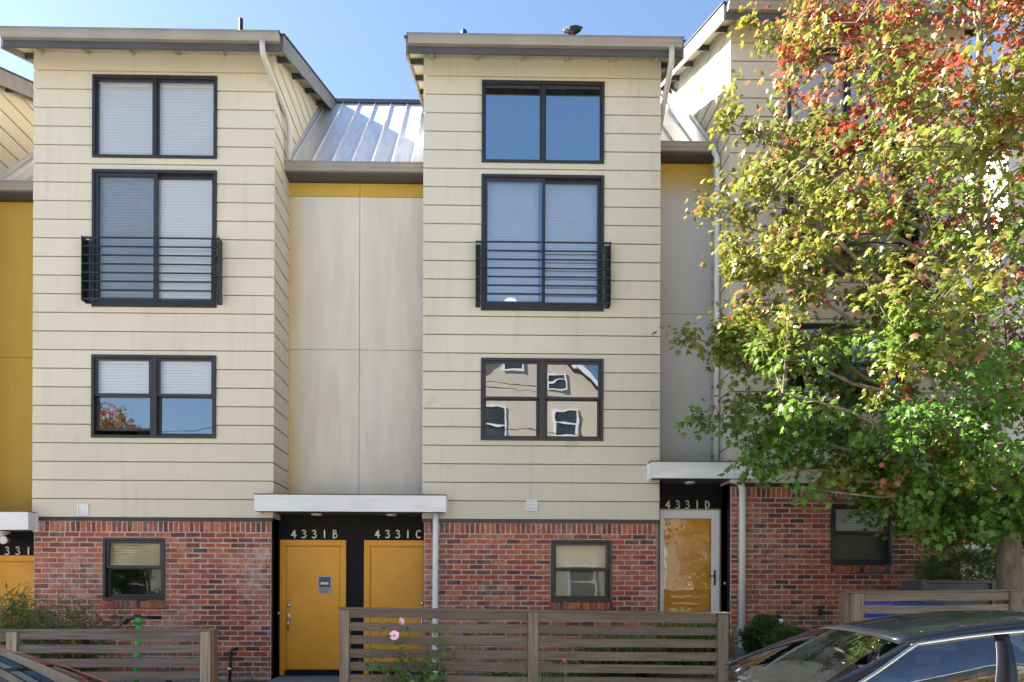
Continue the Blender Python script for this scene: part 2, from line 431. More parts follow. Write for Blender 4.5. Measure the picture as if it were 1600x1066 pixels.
def front_siding(wall, mat, xl, xr, zs, ztop, ops):
    z = zs - .024
    while z < ztop - .01:
        z0 = z; z1 = min(z + PITCH - .013, ztop); zc = min(z + PITCH, ztop); z += PITCH
        hit = [o for o in ops if o[2] < z1 and o[3] > z0]
        full = [o for o in hit if o[2] <= z0 + .001 and o[3] >= zc - .011]
        xs = [xl]
        for o in sorted(full): xs += [o[0], o[1]]
        xs.append(xr)
        for a, b in zip(xs[::2], xs[1::2]):
            mb = MB()
            for (pa, pb, za, zb) in rects_minus(a, b, z0, z1, hit):
                lap_piece(mb, (pa, YF), (pb, YF), (0, -1), za, zb, z0, z1)
            mb.build('siding_board', mat, wall, fixn=True)
def side_siding(wall, mat, X, sgn, zs, zfrom):
    z = zs - .024
    def y0(zz): return max(YF, YF + (zz - (zs + 6.98)) / SL)
    while True:
        z0, z1 = z, z + PITCH - .013; z += PITCH
        if y0(z0) > YR - .2: break
        if z1 < zfrom: continue
        ye = YR - .02 if z0 > zs + 5.2 else YB + .02
        mb = MB()
        lap_piece(mb, (X, y0(z0)), (X, ye), (sgn, 0), z0, z1, z0, z1, (X, min(y0(z1), ye - .01)), (X, ye))
        mb.build('siding_board', mat, wall)

BR_L, BR_H, BR_D = .206, .0585, .05
def brick_mesh(name, L, H):
    mb = MB(); j = lambda a: random.uniform(-a, a)
    x, z, b = L / 2, H / 2, .004
    ring = [(-x, -z), (x, -z), (x, z), (-x, z)]
    back = [(a + j(.001), BR_D, c + j(.001)) for a, c in ring]
    mid = [(a + j(.0045), b + j(.0015), c + j(.0035)) for a, c in ring]
    fr = [(a * (1 - 2 * b / L) + j(.005), j(.0025), c * (1 - 2.4 * b / H) + j(.0035)) for a, c in ring]
    mb.add(back + mid + fr, [(8, 9, 10, 11)] + [(i, (i + 1) % 4, 4 + (i + 1) % 4, 4 + i) for i in range(4)] + [(4 + i, 4 + (i + 1) % 4, 8 + (i + 1) % 4, 8 + i) for i in range(4)])
    return mb
BRICKS = [brick_mesh('brick', BR_L, BR_H) for _ in range(8)]
SOLD = [brick_mesh('brick', .058, .152) for _ in range(5)]
BRICK_ME = [b.mesh('brick', M['brick']) for b in BRICKS]; SOLD_ME = [b.mesh('brick', M['brick']) for b in SOLD]
def brick_wall(root, xl, xr, zb, zt, ops, limit=300, drop=None):
    core = MB()
    for a, b, p, q in rects_minus(xl, xr, zb, zt, ops): core.box(a, b, YF - .024, YF + .10, p, q)
    wall = core.build('brick_wall', M['mortar'], root)
    items = []
    ns = round((xr - xl) / .0775); pw = (xr - xl) / ns
    for i in range(ns): items.append((xl + pw * (i + .5), zt - .083, 1, 1, True))
    z = zt - .165; row = 0; P = .2255
    while z - .0777 > zb - .02:
        zc = z - .039
        segs = [(xl, xr)]
        for o in ops:
            if o[2] < zc + .02 and o[3] > zc - .02:
                segs = [s for a, b in segs for s in ((a, min(b, o[0])), (max(a, o[1]), b)) if s[1] - s[0] > .03]
        for a, b in segs:
            x = a + (0 if a != xl else 0)
            off = (P / 2 if row % 2 else 0) + ((a - xl) % P)
            k = a - off
            while k < b:
                p, q = max(k, a) , min(k + P, b)
                if q - p > .04:
                    items.append(((p + q) / 2, zc, (q - p - .0185) / BR_L, 1, False))
                k += P
        z -= .0777; row += 1
    rest = MB()
    vis = sorted(items, key=lambda t: (t[4], -t[1])) if drop is None else sorted(items, key=drop)
    for i, (x, z, sx, sz, so) in enumerate(vis):
        dy = random.uniform(-.005, .004); rz = random.uniform(-.02, .02)
        if i < limit:
            o = bpy.data.objects.new('brick', random.choice(SOLD_ME if so else BRICK_ME)); COL.objects.link(o)
            o.location = (x, YF - .030 + dy, z); o.scale = (sx, 1, sz); o.rotation_euler = (0, rz, 0); o.parent = wall
        else:
            src = random.choice(SOLD if so else BRICKS); c, s = math.cos(rz), math.sin(rz)
            rest.add([(x + px * sx * c + pz * s, YF - .030 + dy + py, z + pz * c - px * sx * s) for px, py, pz in src.v], src.f)
    if rest.v: kind(rest.build('bricks', M['brick'], wall, fixn=True), 'stuff')
    return wall

def quad(name, mat, parent, x0, x1, y, z0, z1, tilt=0.0):
    mb = MB(); mb.add([(x0, y, z0), (x1, y, z0), (x1, y + tilt, z1), (x0, y + tilt, z1)], [(0, 1, 2, 3)])
    return mb.build(name, mat, parent, fixn=False)
def blind(parent, x0, x1, z0, z1, y, mat, sp=.043, name='blind'):
    mb = MB(); z = z1 - .03
    mb.box(x0, x1, y - .018, y + .018, z1 - .035, z1)
    while z > z0 + .02:
        mb.hexa([(x0, y, z - .0385), (x1, y, z - .0385), (x1, y + .003, z - .0385), (x0, y + .003, z - .0385),
                 (x0, y - .001, z), (x1, y - .001, z), (x1, y + .002, z), (x0, y + .002, z)]); z -= sp
    mb.box(x0, x1, y - .014, y + .014, z0, z0 + .022)
    return mb.build(name, mat, parent, fixn=False)
def bars(mb, x0, x1, z0, z1, t, ya, yb):
    mb.box(x0, x1, ya, yb, z0, z0 + t); mb.box(x0, x1, ya, yb, z1 - t, z1)
    mb.box(x0, x0 + t, ya + .0005, yb - .0005, z0 + t, z1 - t); mb.box(x1 - t, x1, ya + .0005, yb - .0005, z0 + t, z1 - t)
def sash(parent, x0, x1, z0, z1, t, y, pane):
    mb = MB(); bars(mb, x0, x1, z0, z1, t, y - .02, y + .02)
    s = mb.build('sash', M['frame'], parent, bevel=.003)
    g = quad('pane', pane, parent, x0 + t - .004, x1 - t + .004, y, z0 + t - .004, z1 - t + .004, random.uniform(-.003, .003))
    return s, g
def window(root, o, style, glass=('glass', 'glass', 'glass', 'glass'), blinds=(None, None), label=None, raised=False, bmat='blind'):
    x0, x1, z0, z1 = o; mb = MB(); t = .042
    ya, yb = YF - .048, YF + .085
    bars(mb, x0, x1, z0, z1, t, ya, yb)
    xm = (x0 + x1) / 2
    if style == 'top': mb.box(xm - .026, xm + .026, ya + .012, yb, z0 + t, z1 - t)
    if style == 'dh2': mb.box(xm - .045, xm + .045, ya + .004, yb, z0 + t, z1 - t)
    if style == 'door': mb.box(x0 + t, x1 - t, ya + .006, yb, z0 + t, z0 + t + .035)
    wd = mb.build('window', M['frame'], root, bevel=.004, label=label)
    g = [M[k] for k in glass]
    if style == 'top':
        for i, (a, b) in enumerate(((x0 + t, xm - .026), (xm + .026, x1 - t))): sash(wd, a, b, z0 + t, z1 - t, .022, YF + .01, g[i])
        cells = [(x0 + t, xm), (xm, x1 - t)]
    elif style == 'door':
        sash(wd, x0 + t, xm + .04, z0 + t + .035, z1 - t, .05, YF - .005, g[0])
        sash(wd, xm - .04, x1 - t, z0 + t + .035, z1 - t, .05, YF + .04, g[1])
        cells = [(x0 + t, xm), (xm, x1 - t)]
    elif style == 'dh2':
        zm = (z0 + z1) / 2 + .01
        cells = [(x0 + t, xm - .045), (xm + .045, x1 - t)]
        for i, (a, b) in enumerate(cells):
            sash(wd, a, b, zm, z1 - t, .035, YF - .005, g[i])
            lift = .075 if (raised and i == 0) else 0
            sash(wd, a, b, z0 + t + lift, zm + .03 + (lift * .1), .04, YF + .04, g[2 + i])
    else:
        zm = (z0 + z1) / 2 + .01
        sash(wd, x0 + t, x1 - t, zm, z1 - t, .04, YF - .005, g[0])
        sash(wd, x0 + t, x1 - t, z0 + t, zm + .03, .045, YF + .04, g[2])
        cells = [(x0 + t, x1 - t)]
    for i, (a, b) in enumerate(cells):
        if i < len(blinds) and blinds[i] is not None:
            bl = blind(wd, a + .01, b - .01, z0 + t + blinds[i] * (z1 - z0 - 2 * t), z1 - t, YF + .068, M[bmat])
    return wd
def railing(root, o):
    x0, x1, z0, _ = o
    xa, xb = x0 - .085, x1 + .085; za, zb = z0 + .045, z0 + 1.0
    yb = YF - .15
    zi = lambda i: zb - .02 - i * (zb - za - .045) / 7
    root_r = box('balcony_railing', M['rail'], root, xa + .012, xb - .012, yb - .011, yb + .011, zi(0) - .011, zi(0) + .011, .003)
    MB().box(xa, xa + .0115, YF - .165, YF - .0305, za, zb).box(xa - .0005, xa + .075, YF - .03, YF - .018, za, zb).build('side_plate', M['rail'], root_r)
    MB().box(xb - .0115, xb, YF - .165, YF - .0305, za, zb).box(xb - .075, xb + .0005, YF - .03, YF - .018, za, zb).build('side_plate', M['rail'], root_r)
    for i in range(1, 8):
        box('bar', M['rail'], root_r, xa + .012, xb - .012, yb - .010, yb + .010, zi(i) - .010, zi(i) + .010, .003)
    for xx in (x0 + .02, x1 - .04):
        box('upright', M['rail'], root_r, xx, xx + .02, yb + .011, yb + .022, za, zb)
    return root_r
def bay_roof(root, xl, xr, zs, name='roof'):
    zt = lambda y: zs + 6.95 + SL * (y - 10.10)
    xa, xb = xl - .27, xr + .27
    yE, yRear = 10.12, 17.6
    zr = zt(YR); zrear = zr - SL * (yRear - YR)
    th = .13
    rf = MB().prism([(yE, zt(yE)), (YR, zr), (yRear, zrear), (yRear, zrear - th), (YR, zr - th), (yE, zt(yE) - th)], xa + .032, xb - .032).build(name, M['shingle'], root)
    MB().prism([(yE - .045, zt(yE - .045) + .004), (YR, zr + .006), (yRear, zrear + .004), (yRear, zrear + .022), (YR, zr + .026), (yE - .045, zt(yE - .045) + .022)], xa - .02, xb + .02).build('shingle_layer', M['shingle'], rf)
    MB().prism([(yE + .005, zt(yE) - th - .016), (YR, zr - th - .016), (YR, zr - th - .003), (yE + .005, zt(yE) - th - .003)], xa + .033, xb - .033).build('soffit', M['soffit'], rf)
    for x in (xa, xb - .03):
        MB().prism([(yE - .02, zt(yE - .02) + .0), (YR - .0, zr), (YR, zr - .26), (yE - .02, zt(yE - .02) - .25)], x, x + .03).build('barge_board', M['barge'], rf, bevel=.003)
    box('fascia', M['fascia'], rf, xa + .031, xb - .031, yE - .03, yE - .002, zs + 6.72, zs + 6.945, .003)
    g = [(yE - .031, zs + 6.92), (yE - .031, zs + 6.815), (yE - .09, zs + 6.815), (yE - .105, zs + 6.845), (yE - .125, zs + 6.865), (yE - .13, zs + 6.91), (yE - .142, zs + 6.912), (yE - .142, zs + 6.924)]
    MB().prism(g, xa + .045, xb - .045).build('gutter', M['gutter'], rf)
    box('drip_edge', M['frame'], rf, xa + .03, xb - .03, yE - .135, yE - .03, zs + 6.926, zs + 6.934)
    n = 6
    for i in range(n):
        x = xa + .35 + i * (xb - xa - .7) / (n - 1)
        q = lambda y, d: zt(y) - th - .018 - d
        MB().hexa([(x, 10.13, q(10.13, .035)), (x + .04, 10.13, q(10.13, .035)), (x + .04, YF - .02, q(YF - .02, .055)), (x, YF - .02, q(YF - .02, .055)),
                   (x, 10.13, q(10.13, 0)), (x + .04, 10.13, q(10.13, 0)), (x + .04, YF - .02, q(YF - .02, 0)), (x, YF - .02, q(YF - .02, 0))]).build('rafter_tail', M['soffit'], rf)
    for x0, x1 in ((xa + .032, xl - .03), (xr + .03, xb - .032)):
        for i in range(4):
            y = 10.6 + i * .85; z = zt(y) - th - .018
            MB().hexa([(x0, y, z - .09), (x1, y, z - .09), (x1, y + .05, z - .07), (x0, y + .05, z - .07), (x0, y, z), (x1, y, z), (x1, y + .05, z + .02), (x0, y + .05, z + .02)]).build('outrigger', M['fascia'], rf)
    return rf
def bay(root, xl, zs, zg, sid, specs, bricks=True, gx=(1.92, 2.845), left_from=None, right_from=None, full=True, drop=None, blimit=300):
    xr = xl + BW
    O = lambda a, b, c, d: (xl + a, xl + b, zs + c, zs + d)
    top, door, mid, gnd = O(.85, 2.71, 5.37, 6.61), O(.85, 2.71, 3.13, 5.19), O(.85, 2.71, 1.165, 2.41), O(gx[0], gx[1], -1.27, -.335)
    ops = [top, door, mid]
    ztop = zs + 6.99
    core = MB()
    for a, b, p, q in rects_minus(xl, xr, zs - .05, ztop + .02, ops): core.box(a, b, YF, YF + .12, p, q)
    wall = core.build('wall', M['core'], root)
    if full:
        front_siding(wall, M[sid], xl - .031, xr + .031, zs, ztop, ops)
    zt = lambda y: zs + 6.94 + SL * (y - 10.10)
    for X, sg, fr in ((xl, -1, left_from), (xr, 1, right_from)):
        x0 = X if sg < 0 else X - .12
        MB().prism([(YF + .121, zg), (17.2, zg), (17.2, zs + 6.9), (YR, zt(YR) - .15), (YF + .121, zt(YF + .121) - .15)], x0 + (.0 if sg < 0 else 0), x0 + .12).build('side_wall', M['core'], root)
        if fr is not None: side_siding(wall, M[sid], X, sg, zs, fr)
    box('rear_wall', M['core'], root, xl + .13, xr - .13, 17.05, 17.19, zg, zs + 6.85)
    for k, z in enumerate((zs - .22, zs + 2.72, zs + 5.1)):
        if k < 2: box('floor_slab', M['interior'], root, xl + .125, xr - .125, YF + .13, 17.0, z, z + .2)
    box('ceiling', M['interior'], root, xl + .125, xr - .125, YF + .13, 17.0, zs + 6.72, zs + 6.80)
    box('partition', M['interior'], root, xl + .125, xr - .125, 13.4, 13.5, zg, zs + 6.71)
    bay_roof(root, xl, xr, zs)
    box('trim_band', M['frame'], root, xl - .026, xr + .026, YF - .045, YF + .001, zs - .084, zs - .026, .003)
    if bricks:
        brick_wall(root, xl, xr, zg, zs - .085, [gnd], limit=blimit, drop=drop)
        box('foundation', M['concrete'], root, xl + .002, xr - .002, YF - .012, YF + .11, zg - .6, zg - .001)
        sl = MB(); n = 13; pw = (gnd[1] - gnd[0] + .05) / n
        for i in range(n):
            xx = gnd[0] - .025 + i * pw; src = random.choice(SOLD)
            j = random.uniform(-.003, .003)
            sl.hexa([(xx + .006, YF - .062 + j, gnd[2] - .118), (xx + pw - .006, YF - .062 + j, gnd[2] - .118), (xx + pw - .006, YF + .02, gnd[2] - .118), (xx + .006, YF + .02, gnd[2] - .118),
                     (xx + .006, YF - .062 + j, gnd[2] - .022), (xx + pw - .006, YF - .062 + j, gnd[2] - .022), (xx + pw - .006, YF + .02, gnd[2] - .002), (xx + .006, YF + .02, gnd[2] - .002)])
        sill = sl.build('brick_sill', M['brick'], root)
        box('mortar_bed', M['mortar'], sill, gnd[0] - .02, gnd[1] + .02, YF - .052, YF + .021, gnd[2] - .119, gnd[2] - .02)
    if specs:
        window(root, top, 'top', *specs['top'])
        window(root, door, 'door', *specs['door'])
        railing(root, door)
        window(root, mid, 'dh2', *specs['mid'])
        if bricks: window(root, gnd, 'dh1', *specs['gnd'])
    return dict(top=top, door=door, mid=mid, gnd=gnd, xr=xr)
def valley(root, xa, xb, ze, ridge_z, seam0, matw, cols, rows, zbot):
    """metal roof, gutter and panelled wall of the recess between two bays"""
    ye = 11.12
    s = (ridge_z - ze) / (YR - ye)
    rf = MB().prism([(ye, ze), (YR, ridge_z), (17.4, ridge_z - .45 * 3.5), (17.4, ridge_z - .45 * 3.5 - .1), (YR, ridge_z - .12), (ye, ze - .10)], xa + .002, xb - .002).build('metal_roof', M['metal'], root)
    x = xa + seam0
    while x < xb - .03:
        MB().hexa([(x, ye - .012, ze - .02), (x + .018, ye - .012, ze - .02), (x + .018, YR, ridge_z), (x, YR, ridge_z), (x + .004, ye - .012, ze + .045), (x + .014, ye - .012, ze + .045), (x + .014, YR, ridge_z + .035), (x + .004, YR, ridge_z + .035)]).build('seam', M['metal'], rf)
        x += .319
    box('ridge_cap', M['fascia'], rf, xa + .003, xb - .003, YR - .09, YR + .09, ridge_z - .05, ridge_z + .018)
    for X, d in ((xa, 1), (xb, -1)):
        a, b = (X + .022, X + .07) if d > 0 else (X - .07, X - .022)
        MB().hexa([(a, ye + .02, ze + .03), (b, ye + .02, ze + .03), (b, YR - .1, ridge_z - .075), (a, YR - .1, ridge_z - .075), (a, ye + .02, ze + .10), (b, ye + .02, ze + .07), (b, YR - .1, ridge_z - .03), (a, YR - .1, ridge_z + .0)]).build('flashing', M['metal'], rf)
    g = [(ye - .02, ze + .015), (ye - .02, ze - .105), (ye - .075, ze - .105), (ye - .09, ze - .07), (ye - .11, ze - .05), (ye - .115, ze + .0), (ye - .127, ze + .003), (ye - .127, ze + .017)]
    MB().prism(g, xa - .02, xb + .0).build('gutter', M['gutter'], rf)
    box('fascia', M['fascia'], rf, xa + .024, xb - .024, ye - .018, ye + .012, ze - .135, ze - .012)
    box('soffit', M['fascia'], rf, xa + .024, xb - .024, ye + .013, YB + .02, ze - .13, ze - .11)
    zt = ze - .135
    back = box('recess_wall', M['core'], root, xa + .001, xb - .001, YB + .014, YB + .15, zbot, zt + .1)
    gap = .007
    zz = [zt] + rows + [zbot]; xx = [xa + .002] + cols + [xb - .002]
    for z1, z0 in zip(zz, zz[1:]):
        for a, b in zip(xx, xx[1:]):
            box('wall_panel', (matw[0] if z1 == zt else matw[1]) if isinstance(matw, tuple) else matw, back, a + gap / 2, b - gap / 2, YB, YB + .012, z0 + gap / 2, z1 - gap / 2, .003)
    return rf
def canopy(root, xa, xb, z0, z1, yc=10.23, lights=(), wall_side=None):
    c = MB().box(xa, xb, yc, yc + .03, z0, z1).build('entrance_canopy', M['canopy'], root, bevel=.004)
    box('side_panel', M['canopy'], c, xa, xa + .03, yc + .031, YF - .024, z0 + .002, z1 - .002)
    box('side_panel', M['canopy'], c, xb - .03, xb, yc + .031, YF - .024, z0 + .002, z1 - .002)
    for x in (xa - .012, xb - .05):
        p = box('bracket_plate', M['canopy'], c, x, x + .062, YF - .085, YF - .024, z0 - .012, z1 + .02)
        MB().lathe([(.006, -.006), (.006, .0)], (x - .001 if x < xa else x + .063, YF - .05, (z0 + z1) / 2 + .03), 8, 'x').build('bolt', M['frame'], c)
    box('top_flashing', M['canopy_under'], c, xa - .006, xb + .006, yc - .008, YF - .03, z1 + .001, z1 + .014)
    box('soffit', M['canopy_under'], c, xa + .032, xb - .032, yc + .032, YF - .03, z0 + .012, z0 + .03)
    return c
def canopy_inner(c, xa, xb, z0, z1, lights):
    box('soffit', M['canopy_under'], c, xa + .003, xb - .003, YF - .028, YB + .01, z0 + .012, z0 + .03)
    box('roof_sheet', M['canopy_under'], c, xa + .026, xb - .026, YF - .028, YB - .002, z1 - .02, z1 - .002)
    for x in lights:
        MB().lathe([(.075, -.014), (.082, .0), (.082, .010)], (x, 10.68, z0 + .002), 20).build('downlight', M['white'], c)
STROKES = {
 '4': [[(.42, 0), (.42, 1), (.0, .33), (.62, .33)]],
 '3': [[(.06, .93), (.26, 1), (.44, .92), (.47, .76), (.38, .62), (.22, .56), (.42, .48), (.54, .30), (.48, .10), (.28, 0), (.03, .06)]],
 '1': [[(.28, 0), (.28, 1)]],
 'B': [[(.1, 0), (.1, 1), (.32, 1), (.46, .88), (.44, .70), (.30, .60), (.1, .58)], [(.30, .60), (.54, .46), (.58, .24), (.48, .06), (.30, 0), (.1, 0)]],
 'C': [[(.58, .90), (.42, 1), (.22, .94), (.08, .72), (.06, .36), (.16, .10), (.36, 0), (.58, .08)]],
 'D': [[(.1, 0), (.1, 1), (.30, .97), (.50, .80), (.58, .5), (.50, .2), (.30, .03), (.1, 0)]]}
def numbers(root, text, x0, x1, z0, z1, y):
    n = len(text); h = z1 - z0; wch = h * .95; t = .0085
    par = None
    for i, ch in enumerate(text):
        cx = x0 + (x1 - x0 - .6 * h) * i / (n - 1)
        mb = MB()
        for st in STROKES[ch]:
            P = [(cx + a * h, z0 + b * h) for a, b in st]
            for (ax, az), (bx, bz) in zip(P, P[1:]):
                d = Vector((bx - ax, bz - az)); d.normalize(); nx, nz = -d.y * t, d.x * t; ex, ez = d.x * t * .5, d.y * t * .5
                mb.hexa([(ax - nx - ex, y - .012, az - nz - ez), (bx - nx + ex, y - .012, bz - nz + ez), (bx - nx + ex, y, bz - nz + ez), (ax - nx - ex, y, az - nz - ez),
                         (ax + nx - ex, y - .012, az + nz - ez), (bx + nx + ex, y - .012, bz + nz + ez), (bx + nx + ex, y, bz + nz + ez), (ax + nx - ex, y, az + nz - ez)])
        mb.build('house_number', M['brass'], root)
def entry(root, xa, xb, zg, zt):
    e = box('entry_wall', M['black'], root, xa + .001, xb - .001, YD, YD + .1, zg - .3, zt)
    box('side_wall', M['black'], e, xa - .1, xa, YF + .102, YD + .1, zg - .3, zt)
    box('side_wall', M['black'], e, xb, xb + .1, YF + .102, YD + .1, zg - .3, zt)
    for a, b in ((xa - .02, xa + .004), (xb - .004, xb + .02)):
        box('corner_post', M['black'], e, a, b, YF + .0, YF + .102, zg - .3, zt)
    return e
def door(root, x0, x1, zb, zt, hinge_right=True, jamb=None):
    j = jamb or M['door']; t = .088
    mb = MB(); ya, yb = YD - .035, YD - .001
    mb.box(x0, x0 + t, ya, yb, zb - .08, zt - t); mb.box(x1 - t, x1, ya, yb, zb - .08, zt - t); mb.box(x0, x1, ya, yb, zt - t, zt)
    mb.box(x0 + t, x0 + t + .014, ya + .012, yb, zb, zt - t); mb.box(x1 - t - .014, x1 - t, ya + .012, yb, zb, zt - t); mb.box(x0 + t, x1 - t, ya + .012, yb, zt - t - .014, zt - t)
    d = mb.build('front_door', j, root, bevel=.004)
    box('leaf', M['door'], d, x0 + t + .017, x1 - t - .017, YD - .016, YD - .002, zb + .01, zt - t - .018, .003)
    box('threshold', M['black'], d, x0 + t, x1 - t, YD - .07, YD - .017, zb - .09, zb - .0)
    return d
def handleset(d, x, zt, zl):
    MB().lathe([(.032, .0), (.032, -.012), (.02, -.02), (.012, -.024)], (x, YD - .017, zt), 18, 'y').build('deadbolt', M['chrome'], d)
    h = box('handle_plate', M['chrome'], d, x - .022, x + .022, YD - .024, YD - .0165, zl + .2, zl + .28, .004)
    MB().tube([(x, YD - .02, zl + .22), (x, YD - .062, zl + .21), (x, YD - .07, zl + .12), (x, YD - .06, zl + .04), (x, YD - .02, zl + .02)], [.010, .011, .012, .011, .013], 8).build('handle', M['chrome'], d)
def wall_vent(root, px0, px1, py0, py1):
    a, b = fx(px0, py0, YF), fx(px1, py0, YF); z0, z1 = fz(px0, py1, YF), fz(px0, py0, YF)
    mb = MB(); bars(mb, a, b, z0, z1, .02, YF - .05, YF - .01); mb.box(a + .018, b - .018, YF - .03, YF - .012, z0 + .018, z1 - .018)
    v = mb.build('wall_vent', M['white'], root, bevel=.003)
    for k in range(3):
        zz = z0 + .03 + k * (z1 - z0 - .06) / 3
        MB().hexa([(a + .02, YF - .048, zz), (b - .02, YF - .048, zz), (b - .02, YF - .030, zz + .02), (a + .02, YF - .030, zz + .02), (a + .02, YF - .046, zz + .004), (b - .02, YF - .046, zz + .004), (b - .02, YF - .030, zz + .026), (a + .02, YF - .030, zz + .026)]).build('louvre', M['white'], v)

GA, GB, GC, GD = -.02, .27, .27, .73
# --- unit B (left bay)
tB = thing('townhouse', 'cream sided townhouse with white blinds over brick, door marked 4331B', 'townhouse', (X1 + BW / 2, YF, GB), 'row of townhouses')
B = bay(tB, X1, ZS1, GB, 'siding_warm', dict(
    top=(('glass_blind',) * 4, (0, 0)), door=(('glass_screen', 'glass_blind', 'glass', 'glass'), (0, 0)),
    mid=(('glass_blind', 'glass_blind', 'glass', 'glass'), (.56, .52), None, True),
    gnd=(('glass_clear', 'glass', 'glass_clear', 'glass'), (.52,), None, False, 'blind_warm')), gx=(1.03, 1.955), left_from=ZS1 - 1, right_from=ZS1 - .1)
xBr = B['xr']
zeBC = fz(555, 254, 11.0); zrBC = fz(590, 161, YR)
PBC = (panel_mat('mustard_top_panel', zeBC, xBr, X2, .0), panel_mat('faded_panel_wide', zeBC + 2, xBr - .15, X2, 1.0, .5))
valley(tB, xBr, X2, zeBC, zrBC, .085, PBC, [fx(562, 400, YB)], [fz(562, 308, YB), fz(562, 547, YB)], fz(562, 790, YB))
zc0, zc1 = fz(545, 799.5, 10.23), fz(545, 773.5, 10.23)
cBC = canopy(tB, fx(397, 786, 10.23), fx(697, 786, 10.23), zc0, zc1)
canopy_inner(cBC, xBr, X2, zc0, zc1, (fx(495, 806, 10.7), fx(612, 806, 10.7)))
eB = entry(tB, xBr, X2, GB, zc0 + .02)
dB0, dB1 = fx(438, 950, YD), fx(541, 950, YD); dzb, dzt = fz(490, 1047, YD), fz(490, 844, YD)
dB = door(tB, dB0, dB1, dzb, dzt)
handleset(dB, fx(452, 950, YD), fz(452, 946, YD), fz(452, 987, YD))
MB().lathe([(.009, 0), (.009, -.006)], (fx(492.5, 902, YD), YD - .017, fz(492, 902, YD)), 12, 'y').build('peephole', M['iron'], dB)
numbers(tB, '4331B', fx(456, 834, YD), fx(527, 834, YD), fz(490, 840.5, YD), fz(490, 829, YD), YD - .003)
MB().lathe([(.022, 0), (.022, -.012), (.01, -.018)], (fx(435.5, 958, YD), YD - .002, fz(435, 958, YD)), 12, 'y').build('doorbell', M['white'], tB)
# downspout of the bay roof, running back to the metal roof
def downspout(root, pts, mat, r=.04, name='downspout'):
    P = [Vector(p) for p in pts]; out = [P[0]]
    for a, b, c in zip(P, P[1:], P[2:]):
        l = min(.09, (b - a).length * .45, (c - b).length * .45)
        p, q = b + (a - b).normalized() * l, b + (c - b).normalized() * l
        out += [p, p.lerp(b, .6).lerp(b.lerp(q, .4), .5), q]
    out.append(P[-1])
    return MB().tube(out, r, 10).build(name, mat, root)
xg = xBr + .10
d1 = downspout(tB, [(xg - .12, 10.03, ZS1 + 6.82), (xg - .12, 10.03, ZS1 + 6.63), (xg, 10.95, ZS1 + 6.34), (xg, 11.05, ZS1 + 6.2), (xg, 11.05, zeBC + .04)], M['downspout'], .042)
wall_vent(tB, 123, 140.5, 788, 806)
pp = [W(372, 1013, YF - .03), W(362, 1015, 10.42), W(360, 1022, 10.41), W(360, 1042, 10.41), W(358, 1075, 10.41)]
pv = MB().tube(pp, .022, 8).build('gas_pipe', M['iron'], tB)
q = W(359, 1046, 10.40); MB().lathe([(.03, -.03), (.036, 0), (.03, .03)], q, 12).build('valve', M['chrome'], pv)
# vent pipes through the roof
vx = fx(376.5, 40, 10.6)
zp = fz(376.5, 30, 11.3) - ZS1 - 7.4
MB().lathe([(.034, 0), (.034, zp), (.028, zp + .004)], (fx(376.5, 40, 11.3), 11.3, ZS1 + 7.4), 14).build('vent_pipe', M['iron'], tB)

# --- unit C (middle bay)
tC = thing('townhouse', 'cream sided townhouse with bare reflecting windows, second door marked 4331C', 'townhouse', (X2 + BW / 2, YF, GC), 'row of townhouses')
C = bay(tC, X2, ZS2, GC, 'siding_cool', dict(
    top=(('glass_sky',) * 4, (None, None)), door=(('glass', 'glass', 'glass', 'glass'), (None, None)),
    mid=(('glass_wavy',) * 4, (None, None)),
    gnd=(('glass_clear', 'glass', 'glass_clear', 'glass'), (None,), None, False)), gx=(1.92, 2.845), left_from=ZS2 + 5, right_from=ZS2 + 5)
g = C['gnd']
quad('frosted_shade', M['blind_warm'], tC, g[0] + .03, g[1] - .03, YF + .12, (g[2] + g[3]) / 2, g[3] - .04)
quad('frosted_shade', M['shade_grey'], tC, g[0] + .03, g[1] - .03, YF + .122, g[2] + .03, (g[2] + g[3]) / 2)
g = C['door']
blind(tC, g[0] + .05, (g[0] + g[1]) / 2 - .05, g[2] + .06, g[3] - .05, YF + .14, M['blind'], name='blind')
blind(tC, (g[0] + g[1]) / 2 + .05, g[1] - .05, g[2] + .06, g[3] - .05, YF + .14, M['blind'], name='blind')
xCr = C['xr']
dC0 = fx(569, 950, YD); dC = door(tC, dC0, dC0 + (dB1 - dB0), dzb, dzt)
handleset(dC, fx(660, 950, YD), fz(660, 943, YD), fz(660, 985, YD))
MB().lathe([(.009, 0), (.009, -.006)], (fx(622, 902, YD), YD - .017, fz(622, 902, YD)), 12, 'y').build('peephole', M['iron'], dC)
numbers(tC, '4331C', fx(586.5, 834, YD), fx(657, 834, YD), fz(620, 840.5, YD), fz(620, 829, YD), YD - .003)
xg = xCr + .10
downspout(tC, [(xg - .03, 10.03, ZS2 + 6.82), (xg - .03, 10.03, ZS2 + 6.61), (xg + .02, 11.02, ZS2 + 6.1), (xg + .02, 11.04, ZS2 + 5.9)], M['downspout'], .042)
xp = fx(680.5, 900, 10.42)
downspout(tC, [(xp - .0, 10.40, zc0 + .0), (xp, 10.40, zc0 - .3), (xp, 10.40, GC + .15), (xp + .02, 10.25, GC + .06)], M['downspout_white'], .046)
wall_vent(tC, 821.5, 839, 782, 799)
zp = fz(725, 47, 11.0) - ZS2 - 7.3
MB().lathe([(.05, 0), (.05, zp - .03), (.03, zp)], (fx(725, 48, 11.0), 11.0, ZS2 + 7.3), 14).build('vent_pipe', M['iron'], tC)

